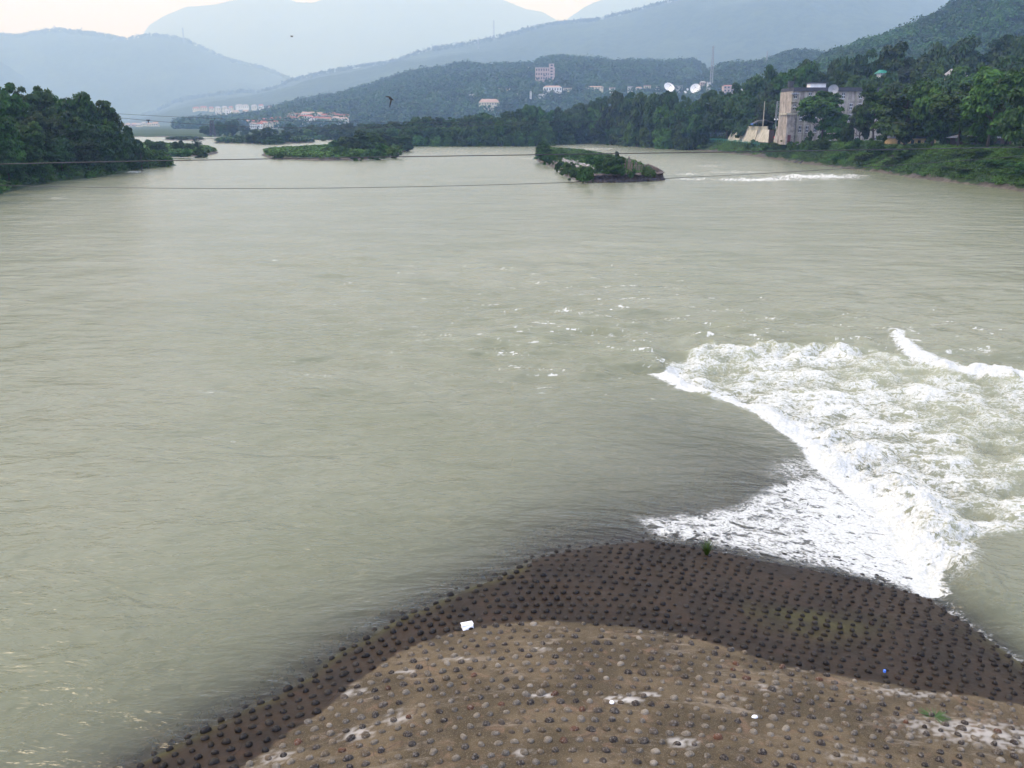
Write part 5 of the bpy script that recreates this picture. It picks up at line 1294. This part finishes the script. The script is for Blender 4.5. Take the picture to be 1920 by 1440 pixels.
hill_house(1022, 151, 36, 22, 'pink_wall', 'grey_roof', 'large pale hotel block high on the wooded hill', 1.5, 8, 3, True, 50, cat='building', name='hotel_block')
hill_house(1034, 148, 9, 26, 'pink_wall', 'grey_roof', 'tall stair tower at the right end of the hill hotel', 1, 1, 5, True, 66, cat='building', name='tower_block')
hill_house(1036, 172, 34, 8, 'white_wall', 'tan_roof', 'long white villa with a flat tan roof below the hill hotel', 3, 7, 1, False, 44)
hill_house(1064, 169, 16, 3, 'cream_wall', 'tan_roof', 'low long building right of the white villa', 1.2, 4, 1, True, 40)
hill_house(1015, 183, 12, 5, 'white_wall', 'grey_roof', 'small white building with a curved pale roof below the villa', 2, 3)
hill_house(995, 184, 3.4, 11, 'white_wall', 'grey_roof', 'thin white tower between the small white buildings on the hill', 1, 1, 3, cat='tower', name='small_tower')
hill_house(972, 182, 8, 5, 'white_wall', 'grey_roof', 'small white house left of the thin tower', 1.5, 2)
hill_house(917, 198, 38, 6, 'cream_wall', 'tan_roof', 'wide yellow walled building with a brown hipped roof low on the hill', 6, 8, 1, False, 44, cat='building', name='lodge')
hill_house(945, 169, 22, 2.5, 'cream_wall', 'tan_roof', 'long thin roof line in the middle of the wooded hill', 1.2, 4, 1, True, 40)
hill_house(885, 181, 10, 3.5, 'white_wall', 'grey_roof', 'tiny white house above and left of the yellow lodge', 1.5, 2)
hill_house(898, 179, 7, 3, 'white_wall', 'tan_roof', 'tiny white house just above the yellow lodge', 1.5, 2)
hill_house(991, 134, 9, 6, 'white_wall', 'grey_roof', 'small white house left of the hill hotel', 1.5, 2)
hill_house(924, 124, 14, 4, 'pink_wall', 'grey_roof', 'low pale building on the crest of the wooded hill', 1, 3, 1, True)
hill_house(1115, 167, 32, 3.5, 'cream_wall', 'tan_roof', 'long low roof in the trees right of the villa', 2, 6, 1)
for i, (px, py, w, h, wall, roof, lab) in enumerate(((1182, 170, 9, 6, 'white_wall', 'grey_roof', 'small white block left of the round tree crown on the belt'), (1198, 171, 11, 6, 'white_wall', 'tan_roof', 'white block right of the round tree crown on the belt'),
     (1214, 170, 12, 8, 'cream_wall', 'tan_roof', 'cream block midway to the left dish'), (1232, 171, 8, 6, 'white_wall', 'grey_roof', 'white block just left of the left dish'), (1273, 168, 13, 5, 'white_wall', 'grey_roof', 'low white block between the two big dishes'),
     (1318, 166, 10, 11, 'pink_wall', 'grey_roof', 'pinkish block just right of the right dish'), (1329, 168, 6, 12, 'white_wall', 'grey_roof', 'narrow white block beyond the right dish'), (1366, 173, 19, 11, 'pink_wall', 'red_roof', 'pink and white house with a tiled roof beside the tall mast'),
     (1148, 170, 10, 4, 'white_wall', 'tan_roof', 'white roof at the left of the row of blocks above the belt'), (1398, 172, 12, 5, 'white_wall', 'grey_roof', 'pale roof left of the tall round topped tree'))):
    hill_house(px, py, w, h, wall, roof, lab, 2, 3, 2, i % 2 == 0, 40, 'pale blocks above the riverside woods')
for px, py, r_, ax, lab in ((1254.5, 164, 10.2, (.25, -.75, .62), 'big white dish, left of the pair above the riverside woods, tilted to the sky'), (1304, 166.5, 9.6, (-.25, -.9, .42), 'big white dish, right of the pair, facing the river'), (1290, 169, 4.2, (.5, -.6, .6), 'smaller white dish beside the right big dish'), (1285, 173, 3.0, (.3, -.7, .6), 'smallest white dish low between the big dishes')):
    q = hit(px, py + r_, 60); dish(px, py, q[1], r_, ax, M['dish_white'], lab, q[2] - 12, 'white dishes above the riverside woods')
# hillside town, left: three strings of houses
rg = random.Random(21)
def town(rows, walls, roofs, desc, group, wh=(11, 17), hh=(5, 8), fwd=45, storeys=2):
    n = 0
    for (x0, y0, x1, y1, cnt) in rows:
        for k in range(cnt):
            a = (k + .5) / cnt; px = x0 + (x1 - x0) * a + rg.uniform(-1.5, 1.5); py = y0 + (y1 - y0) * a + rg.uniform(-.8, .8)
            wl_, rf_ = rg.choice(walls), rg.choice(roofs)
            adj = {'white_wall': 'white', 'cream_wall': 'cream', 'pink_wall': 'pinkish', 'red_roof': 'red', 'tan_roof': 'tan', 'grey_roof': 'grey'}
            lab = '%s house with %s roof, %s from left %s' % (adj[wl_], adj[rf_], ORD[k], desc[rows.index((x0, y0, x1, y1, cnt))])
            hill_house(px, py, rg.uniform(*wh), rg.uniform(*hh), wl_, rf_, lab, 3, 3, storeys, False, fwd, group)
            n += 1
town([(542, 222, 652, 224, 9), (546, 229, 650, 230, 8), (462, 238, 545, 229, 9), (470, 240, 520, 238, 5)], ['white_wall', 'cream_wall', 'white_wall'], ['red_roof', 'tan_roof', 'red_roof'],
     ['in the riverside town upper row', 'in the riverside town lower row', 'in the riverside town left tail', 'at the riverside town foot'], 'houses of the riverside town', (12, 17), (7, 10), 60, 2)
town([(362, 206, 440, 207, 6), (440, 202, 540, 206, 7), (400, 214, 470, 213, 4)], ['pink_wall', 'white_wall', 'cream_wall'], ['red_roof', 'tan_roof', 'grey_roof'],
     ['in the far hillside village', 'in the hillside village right string', 'in the hillside village lower row'], 'houses of the far hillside village', (7, 13), (3, 5.5), 90, 2)
town([(224, 240, 296, 240, 7)], ['pink_wall', 'cream_wall'], ['tan_roof', 'grey_roof'], ['in the faint row behind the left wood'], 'faint houses on the far plain', (8, 12), (5, 8), 60, 2)
# masts
for px, pb, pt, w0, lab in ((1333, 165, 86, 2.4, 'tall lattice mast on the hill between the dishes and the round topped tree'), (1437, 120, 96, 1.6, 'faint small mast on the ridge right of the tall one'), (897, 92, 70, 4.5, 'faint mast on the long hazy ridge above the hotel'), (926, 75, 38, 5.5, 'faint pylon on the highest part of the hazy ridge'), (345, 80, 52, 7, 'faint pylon far off against the highest mountain')):
    q = hit(px, pb, 40); lattice(px, pb, pt, 0, w0, w0 * .45, lab, 'radio_mast', th=w0 * .16, nseg=12, base=q, cat='mast')
q = at(373, 262, 830); lattice(373, 258, 226, 830, 2.2, 1.0, 'dark stubby tower beside the trees on the far shore', 'river_tower', th=.5, nseg=5, base=(q[0], 870, 1.5), mat='dark_metal')
for i, (px, w, top) in enumerate(((385, 26, 236), (410, 36, 228), (435, 30, 226), (460, 24, 236), (545, 30, 232), (590, 40, 236), (620, 44, 233), (570, 34, 240))):
    tree_px(px, 880 + (i % 3) * 12, top, w, 'deep', base=2.0, label=['leftmost tree of the block of trees on the far shore', 'tall tree in the block of trees on the far shore', 'tallest flat topped tree of the block on the far shore', 'right tree of the block on the far shore', 'tree below the white town on the far shore', 'rounded tree right below the white town', 'rounded tree where the far shore meets the belt', 'low tree behind the far island on the far shore'][i], group='trees on the far shore', bare=.03)

# ------------------------------------------------------------------ cables over the river
def cable(pts, Y, r, label, group, extend=True, dark='dark_metal'):
    W3 = [at(a, b, Y if not callable(Y) else Y(a)) for a, b in pts]; xs_ = np.array([p[0] for p in W3]); zs_ = np.array([p[2] for p in W3])
    co = np.polyfit(xs_, zs_, 2 if len(pts) < 7 else 3); X_ = np.linspace(xs_[0], xs_[-1], 90)
    pth = [(x, (Y if not callable(Y) else Y(0)), float(np.polyval(co, x))) for x in X_]; b = Vector(pth[45])
    mb = MB(); mb.tube([Vector(p) - b for p in pth], r, 6); o = mb.build('overhead_cable', M[dark], smooth=True); o.location = b
    tag(o, label, 'cable', group); return co
G_C = 'cables strung across the river'
cable([(-500, 322), (0, 307), (480, 299), (960, 291), (1320, 285), (1620, 281), (1920, 276), (2500, 262)], 60, .030, 'thick black cable crossing the whole river in front of the islands', G_C)
cable([(-400, 332), (0, 345), (200, 349.5), (480, 353), (640, 354), (880, 351), (1080, 342.5), (1370, 327), (1620, 311), (2200, 270)], 66, .020, 'thin sagging cable below the thick black one', G_C)
cable([(120, 206), (225, 214), (320, 219), (400, 222), (480, 224.5), (640, 228), (880, 230), (1150, 227)], 300, .05, 'upper of the two thin far cables leaving the left wood', G_C)
c4 = cable([(120, 208), (225, 220), (280, 227), (340, 231), (400, 234.5), (480, 237.5), (600, 240), (800, 238), (1000, 232)], 296, .06, 'lower of the two thin far cables leaving the left wood', G_C)
q = at(278, 229, 296); zc = float(np.polyval(c4, q[0])); e = tag(empty('cable_trolley', (q[0], 296, zc)), 'small dark trolley hanging on the lower far cable', 'trolley')
mb = MB(); mb.box(-.55, .55, -.12, .12, -.05, .28); mb.build('frame', M['dark_metal'], e); mb = MB(); mb.tube([(0, 0, 0), (.1, 0, -.8)], [.2, .1], 6); mb.build('weight', M['dark_metal'], e)

# ------------------------------------------------------------------ birds
def bird(px, py, Y, span, pts, label):
    k = Y * 1.04 / F
    c0 = at(px, py, Y)
    def W3(a, b, dy=0): p = at(a, b, Y + dy); return Vector(p) - Vector(c0)
    mb = MB()
    body, w1, w2 = pts
    def lens(path, rads, flat=.45):
        path = [W3(a, b, c) for a, b, c in path]; base = len(mb.v); n = 10
        for i, p in enumerate(path):
            d = (path[min(i + 1, len(path) - 1)] - path[max(i - 1, 0)]).normalized(); a = d.cross(Vector((0, 1, 0))).normalized(); b = d.cross(a)
            for j in range(n):
                t_ = 2 * math.pi * j / n; mb.v.append(tuple(p + a * math.cos(t_) * rads[i] * k + b * math.sin(t_) * rads[i] * k * flat))
        for i in range(len(path) - 1):
            for j in range(n): q_ = base + i * n; mb.f.append((q_ + j, q_ + (j + 1) % n, q_ + n + (j + 1) % n, q_ + n + j))
        mb.f.append(tuple(base + n - 1 - j for j in range(n))); mb.f.append(tuple(base + (len(path) - 1) * n + j for j in range(n)))
    lens(*body, flat=.9); lens(*w1, flat=.18); lens(*w2, flat=.18)
    o = mb.build('flying_bird', M['feather'], smooth=True); o.location = c0; tag(o, label, 'bird')
bird(732, 185, 24, .4, (([(728.6, 182.2, 0), (730, 183.2, 0), (732.2, 184.8, 0), (734.6, 186.2, 0), (736.5, 187, 0), (738.3, 188, 0)], [.3, 1.3, 1.9, 1.5, .8, .25]),
                         ([(732.5, 183.8, 0), (730, 182, .05), (727, 181.4, .1), (724.5, 181.3, .12), (721.8, 181.4, .15)], [1.6, 1.4, 1.0, .7, .15]),
                         ([(733.5, 186, 0), (733, 189.5, -.05), (732, 194, -.08), (731.2, 198, -.1), (730.4, 201.4, -.12)], [1.7, 1.3, 1.1, .8, .15])), 'dark swift flying with long narrow wings spread, in front of the wooded hill')
bird(547, 68, 60, .4, (([(544.5, 66.8, 0), (546, 67.6, 0), (548, 68.6, 0), (549.6, 69.4, 0)], [.2, .8, .8, .2]), ([(547, 68, 0), (548.6, 67.4, .1), (550, 67, .2)], [.7, .5, .1]), ([(547, 68, 0), (545.6, 68.8, -.1), (544.6, 69.8, -.2)], [.7, .5, .1])), 'tiny distant bird high against the highest mountain')

# ------------------------------------------------------------------ litter and tufts on the apron
p = Pa(876, 1178); e = tag(empty('polystyrene_box', (p[0], p[1], p[2] + .01), .35), 'broken white polystyrene box lying at the edge of the wet concrete', 'box')
mb = MB(); V = [(-.13, -.09, 0), (.14, -.09, 0), (.14, .09, 0), (-.13, .09, 0)]; T = [(-.12, -.03, .085), (.13, -.08, .095), (.13, .08, .095), (-.12, .08, .09)]
mb.hexa(V + T); mb.build('box_body', M['foam_plastic'], e); mb = MB(); mb.box(-.14, .15, -.05, .10, .097, .112); mb.build('lid', M['foam_plastic'], e)
p = Pa(1147, 1320); mb = MB(); mb.tube([(0, 0, 0), (0, 0, .02)], [.05, .045], 18); mb.tube([(0, 0, .02), (0, 0, .035)], [.035, .03], 14); o = mb.build('cup_lid', M['foam_plastic']); o.location = (p[0], p[1], p[2] + .03); tag(o, 'round white lid lying on the white lime stain', 'lid')
p = Pa(1415, 1346); mb = MB(); mb.tube([(0, 0, 0), (0, 0, .03)], [.055, .04], 18); o = mb.build('cup_lid', M['foam_plastic']); o.location = (p[0], p[1], p[2] + .02); o.scale = (1.2, .8, 1); tag(o, 'white oval lid among the cobbles right of the lime stain', 'lid')
p = Pa(1658, 1262); mb = MB(); mb.tube([(0, 0, 0), (0, 0, .05)], [.034, .03], 14); o = mb.build('bottle_cap', M['blue_plastic']); o.location = (p[0], p[1], p[2] + .03); tag(o, 'small blue plastic cap at the edge of the wet cobbles', 'cap')
def tuft(px, py, h, n, label, spread=.12, mat='leafscrub'):
    p = Pa(px, py); rg = np.random.RandomState(int(px)); V = []; f = []
    for k in range(n):
        a = rg.rand() * 6.28; l = h * rg.uniform(.5, 1.1); r0 = rg.rand() * spread * .4; b0 = np.array([math.cos(a) * r0, math.sin(a) * r0, 0]); side = np.array([-math.sin(a), math.cos(a), 0]) * .012
        mid = b0 + np.array([math.cos(a) * spread * .4, math.sin(a) * spread * .4, l * .6]); tip = b0 + np.array([math.cos(a) * spread * 1.2, math.sin(a) * spread * 1.2, l])
        i0 = len(V); V += [b0 - side, b0 + side, mid - side, mid + side, tip, tip + side * .2]; f += [(i0, i0 + 1, i0 + 3, i0 + 2), (i0 + 2, i0 + 3, i0 + 5, i0 + 4)]
    o = mesh_np('grass_tuft', np.array(V), np.array(f), M[mat], None, True, {'tint': rg.rand(len(V))}); o.location = p; tag(o, label, 'grass tuft')
tuft(1325, 1040, .42, 60, 'upright green weed growing in the white running water', .16)
tuft(1752, 1345, .05, 60, 'low mossy tuft among cobbles on the pale right part of the apron', .22, 'reed')
# haze
def add_haze():
    mb = MB(); mb.box(-24000, 24000, -600, 29000, -6, 4300)
    t = NT('haze_air')
    pv = t.n('VolumePrincipled'); pv.inputs['Color'].default_value = (0.38, 0.60, 1.0, 1); pv.inputs['Density'].default_value = HAZE
    pv.inputs['Absorption Color'].default_value = (1, 1, 1, 1); pv.inputs['Anisotropy'].default_value = 0.0
    t.put(t.out.inputs[1], pv.outputs[0])
    o = mb.build('haze', t.m); tag(o, kind='stuff')
add_haze()
